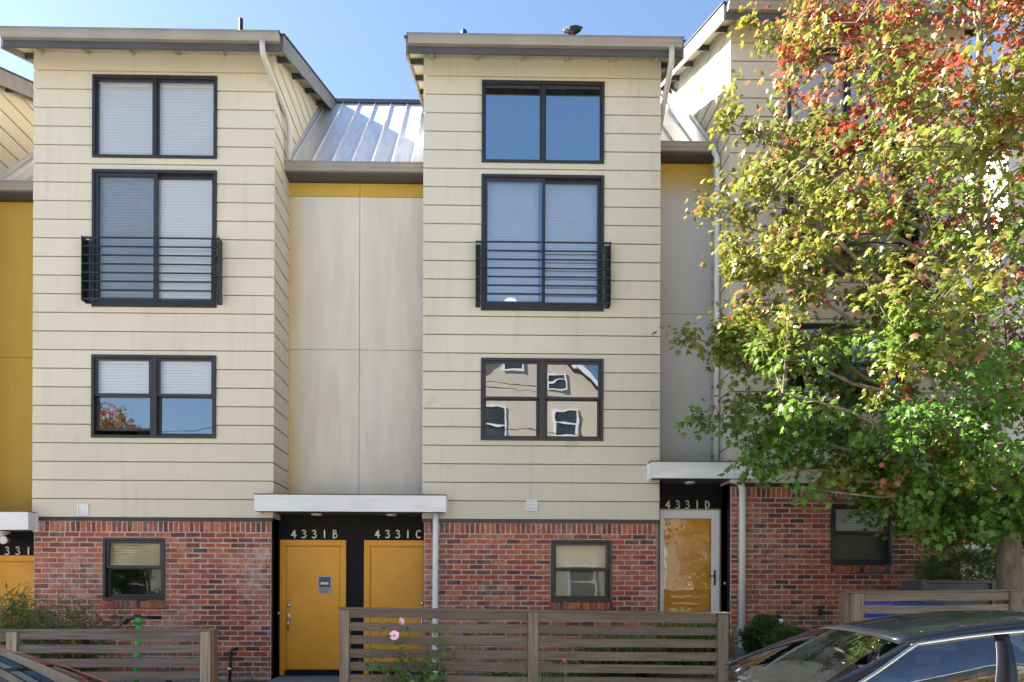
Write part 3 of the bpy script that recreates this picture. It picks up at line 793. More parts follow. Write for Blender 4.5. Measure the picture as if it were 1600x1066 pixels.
# --- unit D (right bay)
tD = thing('townhouse', 'cream sided townhouse partly behind the maple, storm door marked 4331D', 'townhouse', (X3 + BW / 2, YF, GD), 'row of townhouses')
D = bay(tD, X3, ZS3, GD, 'siding_cool', dict(
    top=(('glass_blind',) * 4, (0, 0)), door=(('glass_screen', 'glass_blind', 'glass', 'glass'), (0, 0)),
    mid=(('glass', 'glass', 'glass_screen', 'glass_screen'), (.5, .5)),
    gnd=(('glass_clear', 'glass', 'glass_clear', 'glass'), (.5,), None, False)), gx=(1.53, 2.47), left_from=ZS3 - .1, right_from=ZS3 + 5)
g = D['gnd']; quad('frosted_shade', M['shade_grey'], tD, g[0] + .03, g[1] - .03, YF + .14, g[2] + .03, (g[2] + g[3]) / 2)
zeD = fz(1080, 222.5, 11.0)
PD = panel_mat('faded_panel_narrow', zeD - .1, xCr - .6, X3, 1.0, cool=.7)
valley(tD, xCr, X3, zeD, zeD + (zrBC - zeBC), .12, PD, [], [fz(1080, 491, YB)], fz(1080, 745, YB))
zd0, zd1 = fz(1098, 747.5, 10.23), fz(1098, 722, 10.23)
cD = canopy(tD, fx(1018, 735, 10.23), fx(1179, 735, 10.23), zd0, zd1)
canopy_inner(cD, xCr, X3, zd0, zd1, (fx(1077, 760, 10.7),))
eD = entry(tD, xCr, X3, GD, zd0 + .02)
s0, s1 = fx(1029, 880, YD), fx(1122, 880, YD); sz1 = fz(1075, 798, YD); sz0 = GD + .06
jm = MB(); jm.box(s0 - .03, s0, YD - .04, YD - .001, sz0 - .05, sz1 + .025).box(s1, s1 + .03, YD - .04, YD - .001, sz0 - .05, sz1 + .025).box(s0, s1, YD - .04, YD - .001, sz1, sz1 + .025)
sd = jm.build('front_door', M['beige'], tD, bevel=.003)
box('leaf', M['door'], sd, s0 + .04, s1 - .04, YD - .008, YD - .002, sz0, sz1 - .05)
st = MB(); ga, gb = fx(1035.5, 880, YD), fx(1109, 880, YD); gt, gbz = fz(1075, 811, YD), sz0 + .16
st.box(s0 + .003, ga, YD - .075, YD - .045, sz0, sz1 - .003).box(gb, s1 - .003, YD - .075, YD - .045, sz0, sz1 - .003).box(ga, gb, YD - .0745, YD - .0455, gt, sz1 - .003).box(ga, gb, YD - .0745, YD - .0455, sz0, gbz)
so = st.build('storm_door', M['white'], sd, bevel=.004)
quad('pane', M['glass_storm'], so, ga - .003, gb + .003, YD - .06, gbz - .003, gt + .003)
hx = fx(1114, 900, YD)
hb = box('handle', M['iron'], so, hx - .014, hx + .014, YD - .086, YD - .0755, fz(1114, 915, YD), fz(1114, 891, YD), .004)
MB().tube([(hx, YD - .08, fz(1114, 900, YD)), (hx, YD - .12, fz(1114, 900, YD)), (hx - .09, YD - .125, fz(1114, 900, YD) - .005)], .011, 8).build('lever', M['iron'], so)
numbers(tD, '4331D', fx(1040, 789, YD), fx(1108, 789, YD), fz(1075, 794.5, YD), fz(1075, 783, YD), YD - .003)
MB().lathe([(.022, 0), (.022, -.012), (.01, -.018)], (X3 - .002, YF + .2, fz(1125, 912, YD)), 12, 'x').build('doorbell', M['white'], tD)
xq = X3 - .085
downspout(tD, [(xq, 11.02, zeD - .08), (xq, 11.02, zeD - .16), (xq, 10.88, zeD - .3), (xq, 10.88, zd1 + .0)], M['downspout_white'], .043)
xq = fx(1159.5, 900, 10.40)
downspout(tD, [(xq - .18, 10.42, zd0 + .012), (xq - .03, 10.40, zd0 - .03), (xq, 10.40, zd0 - .15), (xq, 10.40, fz(1159, 1022, 10.4))], M['downspout_white'], .05)
downspout(tD, [(xq, 10.40, fz(1159, 1018, 10.4)), (xq, 10.40, fz(1159, 1032, 10.4)), (xq + .06, 10.2, fz(1159, 1044, 10.3))], M['white'], .06, 'downspout_boot')
q = W(1215, 966, 10.40)
hb = MB().tube([(q.x - .05, 10.40, q.z + .02), (q.x + .02, 10.40, q.z + .025), (q.x + .06, 10.40, q.z)], [.03, .028, .025], 8).build('hose_tap', M['iron'], tD)
MB().lathe([(.03, -.04), (.03, .04)], (q.x + .05, 10.40, q.z - .05), 10).build('tap_cover', M['white'], hb)
q = W(1281, 957, YF - .03)
MB().lathe([(.045, .01), (.045, -.035), (.03, -.04)], q, 16, 'y').build('round_vent', M['iron'], tD)

# --- unit A (left edge of the picture)
tA = thing('townhouse', 'townhouse cut off at the left edge with mustard recess wall', 'townhouse', (X0 + BW, YF, GA), 'row of townhouses')
A = bay(tA, X0, ZS0, GA, 'siding_warm', dict(top=(('glass_blind',) * 4, (0, 0)), door=(('glass', 'glass', 'glass', 'glass'), (0, 0)), mid=(('glass_wavy',) * 4, (None, None)),
    gnd=(('glass_clear', 'glass', 'glass_clear', 'glass'), (.5,), None, False)), gx=(1.0, 1.93), right_from=ZS0 - .1, blimit=0)
zeA = fz(28, 284, 11.0)
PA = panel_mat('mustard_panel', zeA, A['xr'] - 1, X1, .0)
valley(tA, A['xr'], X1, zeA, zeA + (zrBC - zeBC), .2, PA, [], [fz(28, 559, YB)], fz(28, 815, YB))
za0, za1 = fz(20, 828, 10.23), fz(20, 800, 10.23)
cA = canopy(tA, A['xr'] - .3, fx(44, 815, 10.23), za0, za1)
canopy_inner(cA, A['xr'], X1, za0, za1, ())
entry(tA, A['xr'], X1, GA, za0 + .02)
dA1 = X1 - .02; dA = door(tA, dA1 - (dB1 - dB0), dA1, dzb - .29, fz(20, 868, YD))
numbers(tA, '4331', fx(-8, 860, YD), fx(49, 860, YD), fz(20, 866.5, YD), fz(20, 855, YD), YD - .003)
q = W(19, 838, YD); lm = MB().lathe([(.11, 0), (.11, -.03), (.06, -.05), (.05, -.10)], (q.x, 10.62, za0 + .012), 18).build('security_light', M['white'], tA)
for dx in (-.07, .08):
    MB().lathe([(.035, .05), (.05, 0), (.062, -.05), (.055, -.055)], (q.x + dx, 10.58, za0 - .13), 14, 'y').build('lamp_head', M['white'], lm)
# ------------------------------------------------------------------ paths
def path(x0, x1, y0, y1, n, z):
    p = kind(MB().box(x0, x1, y0, y1, z - .08, z).build('path', M['concrete'], fixn=False), 'structure')
    d = (y1 - y0) / n; hw = (x1 - x0) / 2
    for i in range(n):
        for k in range(2):
            box('paver', M['paver'], p, x0 + k * hw + .006, x0 + (k + 1) * hw - .006, y0 + i * d + .006, y0 + (i + 1) * d - .006, z - .02, z + .018, .004)
path(xBr + .05, X2 + .25, 9.2, YD - .08, 4, .275)
path(xCr + .06, X3 + .5, 8.9, YD - .08, 4, .755)

# ------------------------------------------------------------------ fences
def fence(label, x0, x1, za, zb, posts, wood, postw, end=None, zlow=.25, bh=.087, pitch=.1345):
    yf = 7.19
    root = thing('fence', label, 'fence', ((x0 + x1) / 2, yf, yz((x0 + x1) / 2)), 'slatted front yard fences')
    zc = lambda x: za + (zb - za) * (x - x0) / (x1 - x0)
    MB().hexa([(x0 - .01, yf - .03, zc(x0) - .022), (x1 + .01, yf - .03, zc(x1) - .022), (x1 + .01, yf + .10, zc(x1) - .022), (x0 - .01, yf + .10, zc(x0) - .022),
               (x0 - .01, yf - .03, zc(x0)), (x1 + .01, yf - .03, zc(x1)), (x1 + .01, yf + .10, zc(x1)), (x0 - .01, yf + .10, zc(x0))]).build('cap_rail', M[wood], root, bevel=.004)
    for a, b in posts:
        box('post', M[postw], root, a, b, yf - .022, yf + .085, gz(a) - .1, min(zc(a), zc(b)) - .0225, .006)
    ps = sorted(posts)
    spans = [(p[1], q[0]) for p, q in zip(ps, ps[1:])]
    if ps[0][0] > x0 + .05: spans.insert(0, (x0, ps[0][0]))
    if ps[-1][1] < x1 - .05: spans.append((ps[-1][1], x1))
    for a, b in spans:
        k = 0
        while True:
            off = .024 + k * pitch; k += 1
            if zc(a) - off - bh < zlow: break
            j = lambda s=.004: random.uniform(-s, s)
            y0 = yf + j(.003); ta, tb, ba, bb = zc(a) - off + j(), zc(b) - off + j(), zc(a) - off - bh + j(), zc(b) - off - bh + j()
            n = 6; mb = MB(); vs = []
            for i in range(n + 1):
                t = i / n; x = a + .002 + (b - a - .004) * t; wv = math.sin(t * (3 + k % 4) + k) * .004 + j(.0015)
                zt_, zb_ = ta + (tb - ta) * t + wv, ba + (bb - ba) * t + wv + j(.001); yy = y0 + math.sin(t * 3.1) * j(.004)
                vs += [(x, yy, zb_), (x, yy + .024, zb_), (x, yy + .024, zt_), (x, yy, zt_)]
            fs = [(i * 4 + c, i * 4 + (c + 1) % 4, i * 4 + 4 + (c + 1) % 4, i * 4 + 4 + c) for i in range(n) for c in range(4)] + [(0, 1, 2, 3), (n * 4, n * 4 + 1, n * 4 + 2, n * 4 + 3)]
            mb.add(vs, fs).build('board', M[wood], root)
    if end: box('end_board', M['wood_new'], root, end[0], end[1], yf - .0, yf + .13, gz(end[0]), zc(end[0]) - .0225, .004)
    return root
def X_(p, y=980): return fx(p, y, 7.18)
fence('brown slatted wooden fence with a rose mallow, in front of the 4331C window', X_(530), X_(1138), fz(530, 949, 7.18), fz(1138, 957, 7.18),
      [(X_(531), X_(546)), (X_(825), X_(841)), (X_(1122), X_(1138))], 'wood', 'wood_post', zlow=.22)
fence('grey slatted wooden fence with a green scooter behind, at the lower left', X_(-160), X_(333), fz(-160, 984, 7.18), fz(333, 983, 7.18),
      [(X_(-150), X_(-133)), (X_(10), X_(27)), (X_(313), X_(329.5))], 'wood_grey', 'wood_post', end=(X_(329.8), X_(333)), zlow=.08, pitch=.138)
fence('slatted wooden fence with pale knotty posts behind the black car', X_(1322), X_(1830), fz(1330, 924, 7.18), fz(1830, 918, 7.18),
      [(X_(1329.5), X_(1349)), (X_(1578), X_(1595)), (X_(1800), X_(1817))], 'wood', 'wood_post', end=(X_(1321), X_(1329)), zlow=.45, pitch=.132)

# ------------------------------------------------------------------ leaf machinery
def leaf_mesh(name, parent, C, A, Nn, S, colr, tmpl, mat=None, k='stuff'):
    V, Fc = tmpl; V = np.array(V, float); n = len(C); m = len(V)
    C, A, Nn = (np.asarray(q, float) for q in (C, A, Nn)); S = np.asarray(S, float)
    A = A / np.linalg.norm(A, axis=1, keepdims=True)
    Sd = np.cross(A, Nn); Sd /= np.maximum(np.linalg.norm(Sd, axis=1, keepdims=True), 1e-6); Nn = np.cross(Sd, A)
    P = C[:, None] + S[:, None, None] * (V[None, :, 0:1] * Sd[:, None] + V[None, :, 1:2] * A[:, None] + V[None, :, 2:3] * Nn[:, None])
    me = bpy.data.meshes.new(name)
    Fa = np.array(Fc); q = Fa.shape[1]
    idx = (Fa[None] + (np.arange(n) * m)[:, None, None]).reshape(-1)
    me.vertices.add(n * m); me.vertices.foreach_set('co', P.reshape(-1))
    nf = n * len(Fc); me.loops.add(nf * q); me.loops.foreach_set('vertex_index', idx.astype(np.int32))
    me.polygons.add(nf); me.polygons.foreach_set('loop_start', np.arange(0, nf * q, q, dtype=np.int32))
    me.update(calc_edges=True); me.validate()
    at = me.attributes.new('leaf_col', 'FLOAT_COLOR', 'POINT')
    cc = np.ones((n * m, 4)); cc[:, :3] = np.repeat(np.asarray(colr, float), m, axis=0); at.data.foreach_set('color', cc.reshape(-1))
    me.materials.append(mat or M['leaf'])
    o = bpy.data.objects.new(name, me); COL.objects.link(o)
    if parent: put(o, parent)
    if k: o['kind'] = k
    return o
def zfold(p): return [(x, y, -abs(x) * .35 - y * y * .12) for x, y in p]
_mo = [(0, 0), (.30, .06), (.42, .22), (.24, .30), (.54, .60), (.20, .60), (0, 1.0), (-.20, .60), (-.54, .60), (-.24, .30), (-.42, .22), (-.30, .06)]
MAPLE = (zfold(_mo) + [(0, .34, .03)], [(i, (i + 1) % 12, 12) for i in range(12)])
LANCE = ([(0, 0, 0), (.06, .35, -.02), (0, .4, .015), (-.06, .35, -.02), (0, 1, -.12)], [(0, 1, 2), (0, 2, 3), (1, 4, 2), (2, 4, 3)])
OVAL = ([(0, 0, 0), (.3, .45, -.04), (0, .5, .03), (-.3, .45, -.04), (0, 1, -.05)], [(0, 1, 2), (0, 2, 3), (1, 4, 2), (2, 4, 3)])
BLADE = ([(-.03, 0, 0), (.03, 0, 0), (.022, .5, -.06), (-.022, .5, -.06), (.0, 1, -.28), (.001, 1, -.28)], [(0, 1, 2, 3), (3, 2, 5, 4)])
def rnd(n, s=1.0): return RNG.normal(0, s, (n, 3))

# ------------------------------------------------------------------ maple
tree = thing('maple_tree', 'maple turning red at the top in front of the right townhouse', 'tree', (6.4, 8.3, .7))
leader = [(6.56, 8.35, .2), (6.52, 8.34, 1.3), (6.48, 8.32, 2.1), (6.28, 8.28, 3.2), (6.05, 8.22, 4.4), (5.95, 8.15, 5.8), (5.93, 8.1, 7.4), (5.9, 8.05, 9.0), (5.92, 8.0, 10.6)]
LP = [Vector(p) for p in leader]
MB().tube(leader, [.20, .145, .135, .11, .085, .062, .04, .024, .01], 14).build('trunk', M['bark'], tree)
ZR = [(1.9, .4), (2.4, 1.0), (2.8, 1.8), (3.3, 2.7), (4.2, 3.05), (5.2, 3.1), (6.3, 2.95), (7.5, 2.65), (8.7, 2.3), (9.8, 1.7), (10.9, .7)]
def env(z):
    if z <= ZR[0][0]: return ZR[0][1] * .4
    for (a, b), (c, d) in zip(ZR, ZR[1:]):
        if z <= c: return b + (d - b) * (z - a) / (c - a)
    return .3
def lead_at(z):
    for a, b in zip(LP, LP[1:]):
        if z <= b.z: return a.lerp(b, max(0, (z - a.z) / (b.z - a.z)))
    return LP[-1]
nodes = []       # (point, radius) of limbs
def limb(z0, az, tip, r0):
    s = lead_at(z0); t = Vector(tip); out = Vector((math.cos(az), math.sin(az), 0))
    c = s + (t - s) * .45 + Vector((0, 0, .10 * (t - s).length)) ; pts = []; rr = []
    n = 9
    for i in range(n):
        u = i / (n - 1); p = s * (1 - u) ** 2 + c * (2 * u * (1 - u)) + t * u * u
        p = p + Vector((random.uniform(-1, 1), random.uniform(-1, 1), random.uniform(-1, 1))) * .05 * (u > 0)
        pts.append(p); r = r0 * (1 - u) ** .8 + .006; rr.append(r)
        if u > .15: nodes.append((p, r))
    MB().tube(pts, rr, 7).build('branch', M['bark'], tree)
k = 0
for i in range(30):
    z0 = 2.15 + 6.6 * (i / 29) ** 1.1; az = i * 2.39996 + .6
    zt = z0 + random.uniform(1.0, 2.3); R = env(min(zt, 10.4)) * random.uniform(.72, .95)
    c = lead_at(zt)
    tip = (c.x + R * math.cos(az), min(c.y + R * .78 * math.sin(az), 9.95), zt)
    limb(z0, az, tip, .042 * (1 - i / 40))
for p, zz in ((W(1072, 525, 8.4), 3.3), (W(1092, 655, 8.4), 2.6), (W(1105, 330, 8.5), 4.4), (W(1180, 40, 8.6), 6.6), (W(1140, 190, 8.4), 5.4), (W(1150, 420, 8.0), 3.8), (W(1180, 735, 8.2), 2.5), (W(1225, 610, 7.2), 2.6), (W(1290, 770, 7.8), 2.4)):
    d = p - lead_at(zz); limb(zz, math.atan2(d.y, d.x), p, .026)
for p, _ in list(nodes): pass
tw = MB(); LC, LA, LN, LS, LK = [], [], [], [], []
def smooth(a, b, x): t = max(0., min(1., (x - a) / (b - a))); return t * t * (3 - 2 * t)
NP = np.array([tuple(p) for p, _ in nodes])
def col_for(p, tipness):
    redness = smooth(4.4, 7.5, p.z + 1.35 * (p.x - 5.5))
    if random.random() < .04: redness = .9
    return redness
def twig(tip, dens=1.0):
    t = Vector(tip)
    d = np.linalg.norm((NP - np.array(tuple(t))) * np.array([1, 1, 1.0]), axis=1) + np.where(NP[:, 2] > t.z + .15, .6, 0)
    s = nodes[int(d.argmin())][0]; L = (t - s).length
    mid = s.lerp(t, .5) + Vector((0, 0, .08 * L)); pts = []
    for i in range(5):
        u = i / 4; pts.append(s * (1 - u) ** 2 + mid * 2 * u * (1 - u) + t * u * u)
    tw.tube(pts, [.010, .008, .006, .005, .003], 4, cap=False)
    out = (t - s).normalized(); red = col_for(t, 1)
    mood = random.random(); bright = random.random(); isred = random.random() < red * .85; tint = random.random()
    pal = random.choice([[(.38, .045, .035), (.42, .07, .04), (.32, .035, .03)], [(.40, .11, .05), (.38, .15, .06), (.40, .08, .045)], [(.36, .20, .07), (.30, .16, .06), (.38, .12, .05)]])
    n = int(random.uniform(46, 66) * dens)
    for i in range(n):
        u = random.random() ** .6 * 1.04; u = max(.12, u); v = min(u, 1)
        p = s * (1 - v) ** 2 + mid * 2 * v * (1 - v) + t * v * v
        sp = .055 + .09 * random.random()
        q = p + Vector((random.gauss(0, 1), random.gauss(0, 1), random.gauss(0, .8))) * sp
        if q.y > 10.25: continue
        a = out * .45 + Vector((random.gauss(0, .55), random.gauss(0, .55), -random.uniform(.25, 1.15)))
        nn = Vector((random.gauss(0, .55), -.25 + random.gauss(0, .55), 1.0))
        LC.append(tuple(q)); LA.append(tuple(a)); LN.append(tuple(nn)); LS.append(random.uniform(.056, .106) * (.85 if red > .5 else 1))
        r = random.random(); g = random.random()
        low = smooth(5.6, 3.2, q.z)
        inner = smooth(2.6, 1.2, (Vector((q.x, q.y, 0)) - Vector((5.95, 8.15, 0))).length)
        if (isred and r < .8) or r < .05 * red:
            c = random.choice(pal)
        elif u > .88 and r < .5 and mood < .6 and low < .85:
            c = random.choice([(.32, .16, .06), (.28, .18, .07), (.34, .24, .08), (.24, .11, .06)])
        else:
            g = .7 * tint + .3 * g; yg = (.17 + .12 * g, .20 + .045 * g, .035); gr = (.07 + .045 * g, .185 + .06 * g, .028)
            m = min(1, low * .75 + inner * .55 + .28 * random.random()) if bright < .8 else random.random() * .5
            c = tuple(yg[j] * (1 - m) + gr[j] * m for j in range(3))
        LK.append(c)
cnt = 0
while cnt < 1080:
    z = 2.35 + 8.0 * random.random() ** 1.35; az = random.uniform(0, 2 * math.pi); R = env(z)
    f = math.sqrt(random.uniform(.06, 1.0)) if random.random() < .75 else random.uniform(.85, 1.03)
    c = lead_at(z); p = Vector((c.x + R * f * math.cos(az), c.y + R * .80 * f * math.sin(az), z + random.uniform(-.15, .15)))
    if p.y > 10.05: continue
    if p.z > 9.3 and random.random() < .4: continue
    twig(p); cnt += 1
for px, py, Y in ((1066, 520, 8.4), (1100, 545, 8.5), (1135, 560, 8.4), (1170, 570, 8.3), (1205, 575, 8.2), (1085, 648, 8.4), (1115, 668, 8.3), (1150, 678, 8.3), (1160, 725, 8.2), (1185, 705, 8.2), (1200, 745, 8.2),
                  (1102, 318, 8.5), (1122, 290, 8.5), (1150, 320, 8.4), (1140, 170, 8.4), (1150, 130, 8.4), (1162, 18, 8.6), (1185, 60, 8.5), (1200, 110, 8.5), (1128, 185, 8.4), (1155, 420, 8.2), (1140, 395, 8.2), (1180, 490, 8.1), (1165, 500, 8.1),
                  (1225, 640, 7.6), (1260, 765, 7.8), (1440, 815, 7.6), (1480, 840, 7.6), (1540, 840, 7.4), (1420, 790, 7.5)):
    twig(W(px, py, Y), .75)
kind(tw.build('twigs', M['twig'], tree, fixn=False), 'stuff')
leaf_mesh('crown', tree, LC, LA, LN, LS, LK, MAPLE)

# ------------------------------------------------------------------ shrubs and plants
def ball_shrub(name, label, c, r, n, cat='shrub', size=(.022, .038), cols=((.04, .085, .02), (.085, .165, .035)), tmpl=OVAL, droop=0.0, group=None, lump=.16):
    root = thing(name, label, cat, (c[0], c[1], c[2] - r[2]), group)
    MB().tube([(c[0], c[1], c[2] - r[2] - .05), (c[0] + .01, c[1], c[2])], [.03, .015], 6).build('stem', M['twig'], root)
    d = rnd(n); d /= np.linalg.norm(d, axis=1, keepdims=True)
    ph = RNG.uniform(0, 6, 6)
    bum = 1 + lump * (np.sin(d[:, 0] * 5 + ph[0]) * np.sin(d[:, 2] * 6 + ph[1]) + .6 * np.sin(d[:, 1] * 9 + ph[2] + d[:, 0] * 7))
    rad = RNG.uniform(.55, 1.03, n) ** .5 * bum
    P = np.array(c) + d * rad[:, None] * np.array(r)
    A = d + rnd(n, .5) + np.array([0, 0, .35 - droop]); Nn = d + rnd(n, .7)
    t = RNG.random((n, 1)); K = np.array(cols[0]) * (1 - t) + np.array(cols[1]) * t
    leaf_mesh('foliage', root, P, A, Nn, RNG.uniform(size[0], size[1], n), K, tmpl); return root
p = W(1200, 1003, 9.3); ball_shrub('boxwood', 'round clipped boxwood beside the white downspout', (p.x - .02, 9.3, p.z), (.30, .30, .33), 8000, size=(.03, .048), group='boxwoods by the brick wall')
p = W(1238, 1012, 8.9); ball_shrub('boxwood', 'lower lighter boxwood between the downspout and the black car', (p.x, 8.9, p.z), (.30, .28, .25), 7000, size=(.03, .046), cols=((.07, .13, .025), (.15, .24, .05)), group='boxwoods by the brick wall')
p = W(1512, 896, 9.6); ball_shrub('feathery_shrub', 'drooping feathery green shrub left of the maple trunk', (p.x - .05, 9.55, p.z - .06), (.64, .42, .36), 5500, size=(.10, .17), cols=((.11, .18, .05), (.26, .36, .10)), tmpl=LANCE, droop=1.0)
def clump(name, label, xs, ys, n, h, cols, spread=.35, size=None, cat='grass', zb=None, group=None):
    cx, cy = (xs[0] + xs[1]) / 2, (ys[0] + ys[1]) / 2
    root = thing(name, label, cat, (cx, cy, yz(cx)), group)
    x = RNG.uniform(xs[0], xs[1], n); y = RNG.uniform(ys[0], ys[1], n)
    C = np.stack([x, y, np.array([yz(a) for a in x]) - .01], 1)
    A = np.stack([(x - cx) / max(xs[1] - cx, .1) * spread, (y - cy) / max(ys[1] - cy, .1) * spread, np.ones(n)], 1) + rnd(n, .16)
    Nn = np.stack([-A[:, 0] - .2, -A[:, 1] - .3, RNG.uniform(.0, .4, n)], 1) * -1 + rnd(n, .3)
    t = RNG.random((n, 1)); K = np.array(cols[0]) * (1 - t) + np.array(cols[1]) * t
    leaf_mesh('blades', root, C, A, Nn, RNG.uniform(h[0], h[1], n), K, BLADE); return root
GR = ((.07, .12, .025), (.20, .28, .06))
clump('grass_clump', 'bright arching grass clump behind the middle of the brown fence', (fx(940, 1000, 8.3), fx(995, 1000, 8.3)), (8.0, 8.5), 900, (.45, .78), GR, .7, group='grass clumps behind the brown fence')
clump('grass_clump', 'taller grass clump behind the brown fence below the storm door', (fx(1050, 1000, 9.0), fx(1110, 1000, 9.0)), (8.6, 9.2), 700, (.4, .72), GR, .6, group='grass clumps behind the brown fence')
# bamboo at lower left
bx0, bx1 = fx(-60, 950, 8.9), fx(150, 950, 8.9)
bam = thing('bamboo', 'pale green bamboo clump behind the grey fence at lower left', 'bamboo', ((bx0 + bx1) / 2, 8.9, .0))
st = MB(); C_, A_, S_, K_ = [], [], [], []
for i in range(120):
    u = random.random(); x = bx0 + (bx1 - bx0) * u; y = random.uniform(8.5, 9.3); zb = yz(x) - .02
    hh = random.uniform(.75, 1.0) * (1.85 - .75 * max(0, u - .35)) ; lean = Vector((random.gauss(.06, .16), random.gauss(-.05, .12), 0))
    pts = [Vector((x, y, zb)) + lean * (t * t) * hh + Vector((0, 0, hh * t * (1 - .12 * t))) for t in (0, .25, .5, .75, 1)]
    st.tube(pts, [.006, .005, .004, .003, .0015], 4, cap=False)
    for k in range(46):
        t = random.uniform(.25, 1.0); j = min(3, int(t * 4)); pp = pts[j].lerp(pts[j + 1], t * 4 - j)
        C_.append(tuple(pp + Vector((random.gauss(0, .05), random.gauss(0, .05), random.gauss(0, .03)))))
        A_.append((random.gauss(.05, .8), random.gauss(-.1, .6), random.gauss(-.1, .45))); S_.append(random.uniform(.09, .19))
        g = random.random(); K_.append((.09 + .12 * g, .14 + .11 * g, .03 + .03 * g))
kind(st.build('canes', M['stem'], bam, fixn=False), 'stuff')
leaf_mesh('leaves', bam, C_, A_, rnd(len(C_), .6) + np.array([0, -.3, 1]), S_, K_, LANCE)
# yard grass
n = 9000; x = RNG.uniform(-8.2, 9.5, n); y = RNG.uniform(7.3, 10.35, n)
ok = (np.sin(x * 2.1 + 1) * np.sin(y * 3.3) + RNG.normal(0, .5, n) > -.2)
ok &= ~((x > xBr - .1) & (x < X2 + .3) & (y > 9.1)); ok &= ~((x > xCr) & (x < X3 + .6) & (y > 8.8))
x, y = x[ok], y[ok]; n = len(x)
t = RNG.random((n, 1)); K = np.array((.05, .085, .02)) * (1 - t) + np.array((.14, .19, .045)) * t
go = leaf_mesh('grass', None, np.stack([x, y, np.array([yz(a) for a in x]) - .01], 1), rnd(n, .45) + np.array([0, 0, 1]), rnd(n, .5) + np.array([0, -1, .2]), RNG.uniform(.06, .22, n), K, BLADE)
tag(go, 'short uneven grass and weeds in the front yards', 'grass')

def flower(root, c, r, facing, col, eye, name='flower', cup=.2):
    f = Vector(facing).normalized(); a = f.orthogonal().normalized(); b = f.cross(a); mb = MB()
    for k in range(5):
        an = k * 2 * math.pi / 5 + .3; u = a * math.cos(an) + b * math.sin(an); v = f.cross(u)
        P = lambda s, w, h: tuple(Vector(c) + u * r * s + v * r * w + f * r * h)
        mb.add([P(.05, 0, 0), P(.5, .38, .16), P(.5, 0, .10), P(.5, -.38, .16), P(.86, .52, cup + .05), P(1.0, 0, cup - .05), P(.86, -.50, cup + .02)], [(0, 1, 2), (0, 2, 3), (1, 4, 5, 2), (2, 5, 6, 3)])
    fl = mb.build(name, col, root, fixn=False)
    MB().lathe([(.002, -.1 * r), (.22 * r, .02 * r), (.14 * r, .13 * r), (.03 * r, .2 * r)], (0, 0, 0), 10).xform(Matrix.Translation(Vector(c)) @ f.to_track_quat('Z', 'Y').to_matrix().to_4x4()).build('flower_eye', eye, fl)
    return fl
M['petal'] = simple('petal_pink', (.80, .52, .60), .5, var=.12, vs=20); M['petal_eye'] = simple('petal_eye', (.42, .02, .09), .5)
M['petal_orange'] = simple('petal_orange', (.70, .13, .05), .5)
def stem_plant(name, label, cat, base, n, h, spread, leafs, cols, lsize, tmpl=MAPLE, lowleaf=.5, group=None, tips=None):
    root = thing(name, label, cat, base, group); C_, A_, S_, K_ = [], [], [], []
    for i in range(n):
        if tips and i < len(tips): tip = Vector(tips[i])
        else: tip = Vector(base) + Vector((random.gauss(0, spread), random.gauss(0, .08), h * random.uniform(.55, 1)))
        b0 = Vector(base) + Vector((random.gauss(0, spread * .35), random.gauss(0, .05), 0))
        md = b0.lerp(tip, .5) + Vector((random.gauss(0, .02), random.gauss(0, .02), .03))
        pts = [b0 * (1 - t) ** 2 + md * 2 * t * (1 - t) + tip * t * t for t in (0, .25, .5, .75, 1)]
        MB().tube(pts, [.005, .0045, .004, .0032, .002], 5).build('stem', M['stem'], root)
        for k in range(leafs):
            t = random.random() ** (1.6 if lowleaf > .4 else 1.0); j = min(3, int(t * 4)); pp = pts[j].lerp(pts[j + 1], t * 4 - j)
            C_.append(tuple(pp + Vector((random.gauss(0, .03), random.gauss(0, .03), random.gauss(0, .02)))))
            A_.append((random.gauss(0, 1), random.gauss(-.2, .7), random.gauss(-.1, .4))); S_.append(random.uniform(*lsize) * (1.15 - .6 * t))
            g = random.random(); K_.append(tuple(cols[0][q] * (1 - g) + cols[1][q] * g for q in range(3)))
    leaf_mesh('leaves', root, C_, A_, rnd(len(C_), .5) + np.array([0, -.4, 1]), S_, K_, tmpl); return root
GL = ((.05, .11, .02), (.13, .22, .05))
f1 = W(616, 993, 6.96); f2 = W(625, 972, 7.0)
bs = fx(650, 1040, 7.02)
rm = stem_plant('rose_mallow', 'tall rose mallow with two pink flowers against the brown fence', 'flower', (bs, 7.02, gz(bs) + .11), 24, 1.0, .26, 60, GL, (.04, .10),
                tips=[f1 + Vector((0, .03, -.01)), f2 + Vector((0, .03, 0)), W(597, 962, 7.0), W(682, 966, 7.0), W(705, 975, 7.0), W(698, 990, 7.0), W(675, 1000, 7.0)])
flower(rm, f1, .05, (.1, -1, .25), M['petal'], M['petal_eye']); flower(rm, f2, .042, (.8, -.4, .3), M['petal'], M['petal_eye'], cup=.6)
bs = fx(835, 1040, 7.03)
stem_plant('climbing_weed', 'leafy green weed climbing the middle post of the brown fence', 'weed', (bs, 7.05, gz(bs) + .1), 9, 1.0, .12, 26, GL, (.05, .10), LANCE, .6)
bs = fx(884, 1050, 7.03); wf = stem_plant('orange_flower_weed', 'small leafy weed with one orange flower at the brown fence', 'weed', (bs, 7.02, gz(bs) + .1), 7, .72, .10, 24, GL, (.05, .10), LANCE, .3, tips=[W(881, 1032, 7.0), W(884, 1008, 7.02)])
flower(wf, W(881, 1032, 6.98), .022, (0, -1, .2), M['petal_orange'], M['petal_orange'], cup=.7)
bs = fx(871, 940, 9.9); stem_plant('seedling', 'thin tall seedling in front of the 4331C brick window', 'weed', (bs, 9.9, yz(bs)), 3, 1.25, .03, 26, GL, (.03, .06), OVAL, .2)
